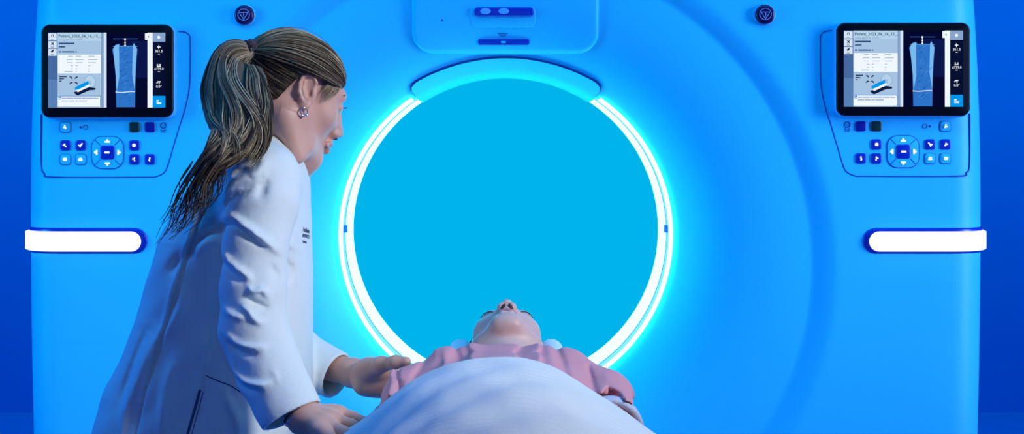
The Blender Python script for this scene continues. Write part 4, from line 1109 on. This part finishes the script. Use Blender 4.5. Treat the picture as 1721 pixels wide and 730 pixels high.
def gf(x, y, z):
    x = x+0*z; z = z+0*x; h = .0012*np.sin(x*60+z*50)*np.sin(z*90)
    for P, w_, amp in GF:
        best = np.full(x.shape, 9., np.float32)
        for k in range(len(P)-1):
            a, e = P[k], P[k+1]-P[k]; t = np.clip(((x-a[0])*e[0]+(z-a[1])*e[1])/(e@e), 0, 1); best = np.minimum(best, np.hypot(x-a[0]-t*e[0], z-a[1]-t*e[1]))
        h = h+amp*np.exp(-(best/w_)**2)
    return -h
S.fn(gf, (-.28, -1.42, .74), (.28, -1.0, .98), 0, 'd')
V, Q = S.solve(.0028); V = smooth_mesh(V, Q, 1)
gown = mesh_obj('hospital_gown', V, Q, ['gown'], PAT)
for s, e0, e1_ in ((-1, (-.150, -1.17, .864), (-.150, -1.287, .845)), (1, (.160, -1.17, .862), (.160, -1.287, .836))):
    a = np.array(e0); b_ = np.array(e1_); n_ = (b_-a)/np.linalg.norm(b_-a); a1 = np.cross(n_, [0, 0, 1]); a1 /= np.linalg.norm(a1); a2 = np.cross(n_, a1)
    b = MB(); rows = []
    for t in np.linspace(0, 2*PI, 48, endpoint=False):
        dv = math.cos(t)*a1+math.sin(t)*a2
        rows.append([b_+dv*r_+n_*o for r_, o in ((.0490, -.021), (.0525, -.018), (.0535, .0), (.0525, .0025), (.0450, .0015), (.0440, -.008))])
    b.grid(np.array(rows), 'gowntrim', closeu=True); tag(b.build('sleeve_trim', gown), 'pale blue sleeve edging')
    b = MB(); rows = []
    for t in np.linspace(0, 2*PI, 32, endpoint=False):
        dv = math.cos(t)*a1+math.sin(t)*a2
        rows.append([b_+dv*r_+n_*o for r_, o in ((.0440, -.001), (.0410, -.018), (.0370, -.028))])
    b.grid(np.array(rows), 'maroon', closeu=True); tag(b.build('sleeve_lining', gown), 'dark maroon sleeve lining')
# loose back edge of the gown beside the left-hand arm
b = MB(); q = [Wd(664, 645, 2.19), Wd(650, 668, 2.19), Wd(628, 690, 2.19), Wd(604, 716, 2.19)]; q2 = [Wd(680, 690, 2.16), Wd(672, 700, 2.16), Wd(655, 715, 2.16), Wd(640, 735, 2.16)]
A_ = bez(q, 16); B_ = bez(q2, 16); rows = [[A_[i]*(1-t)+B_[i]*t+np.array([0, .006*math.sin(i*.5+t*5), 0]) for t in np.linspace(0, 1, 10)] for i in range(16)]
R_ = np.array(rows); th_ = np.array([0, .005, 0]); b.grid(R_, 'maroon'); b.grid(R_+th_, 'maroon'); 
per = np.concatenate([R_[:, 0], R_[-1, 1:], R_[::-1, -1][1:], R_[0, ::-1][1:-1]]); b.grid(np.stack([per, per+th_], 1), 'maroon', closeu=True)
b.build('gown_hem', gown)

# ================================================================== BLANKET
pxs = [(530, 748), (560, 736), (600, 711), (630, 690), (660, 664), (690, 641), (720, 624), (755, 610), (790, 603), (825, 600), (850, 599.5), (880, 602), (912, 610), (940, 622), (970, 640), (1005, 662), (1040, 684), (1075, 710), (1110, 733), (1140, 752)]
BX = np.array([(a-850)*1.965/F for a, c in pxs]); BZ = np.array([1.263-(c-260)*1.965/F for a, c in pxs])
xs_f = np.linspace(BX[0], BX[-1], 300); zf = np.interp(xs_f, BX, BZ); ker = np.hanning(19); ker /= ker.sum(); zf = np.convolve(np.pad(zf, 9, 'edge'), ker, 'valid')
nx, ny = 420, 560; rows = []
ys = np.linspace(-1.325, -2.62, ny); us = np.linspace(BX[0]-.0, BX[-1], nx)
prof = np.interp(us, xs_f, zf)
nzr = rng.normal(0, 1, (ny, nx))
dropL = np.linspace(0, 1, 12)
GRD = np.zeros((ny, nx, 3))
for j, y in enumerate(ys):
    t = (y+1.325)/(-1.295)
    lvl = -.004*t-.055*max(0, t-.35)+.055*math.exp(-((y+2.53)/.07)**2)*1.0
    foot = 1.0
    edge = .010*math.exp(-((y+1.325)/.012)**2)
    rib = .0024*np.sin((-(y)*2*PI/.021)+1.2*np.sin(us*30)+us*14+.6*np.sin(us*75+y*20))
    soft = .004*np.sin(us*22+y*9)*np.sin(y*13+1)+.002*np.sin(us*50-y*31)
    k = np.clip((.285-np.abs(us))/.05, 0, 1)
    z = prof+lvl*np.clip((prof-.80)/.12, 0, 1)+rib+soft*min(1, t*8)-edge+nzr[j]*.00008
    GRD[j, :, 0] = us*(1-.10*t); GRD[j, :, 1] = y+.004*np.sin(us*40)*math.exp(-((y+1.325)/.02)**2)+ (nzr[j]*.0008 if j < 3 else 0); GRD[j, :, 2] = z
b = MB(); b.grid(GRD, 'blanket')
# side drops
for s, col in ((-1, 0), (1, nx-1)):
    E = GRD[:, col]; R_ = []
    for k in range(15):
        u = k/14; R_.append(np.stack([E[:, 0]+s*(.016*math.sin(u*PI/2)+.006*np.sin(E[:, 1]*28)*u), E[:, 1], E[:, 2]-.16*u**1.2], 1))
    b.grid(np.array(R_), 'blanket')
bl = b.build('blanket')
me = bl.data
md = bl.modifiers.new('thickness', 'SOLIDIFY'); md.thickness = .004; md.offset = -1
# orientation check: make normals point up
tag(bl, 'white ribbed cotton blanket draped over the lying patient', 'blanket')
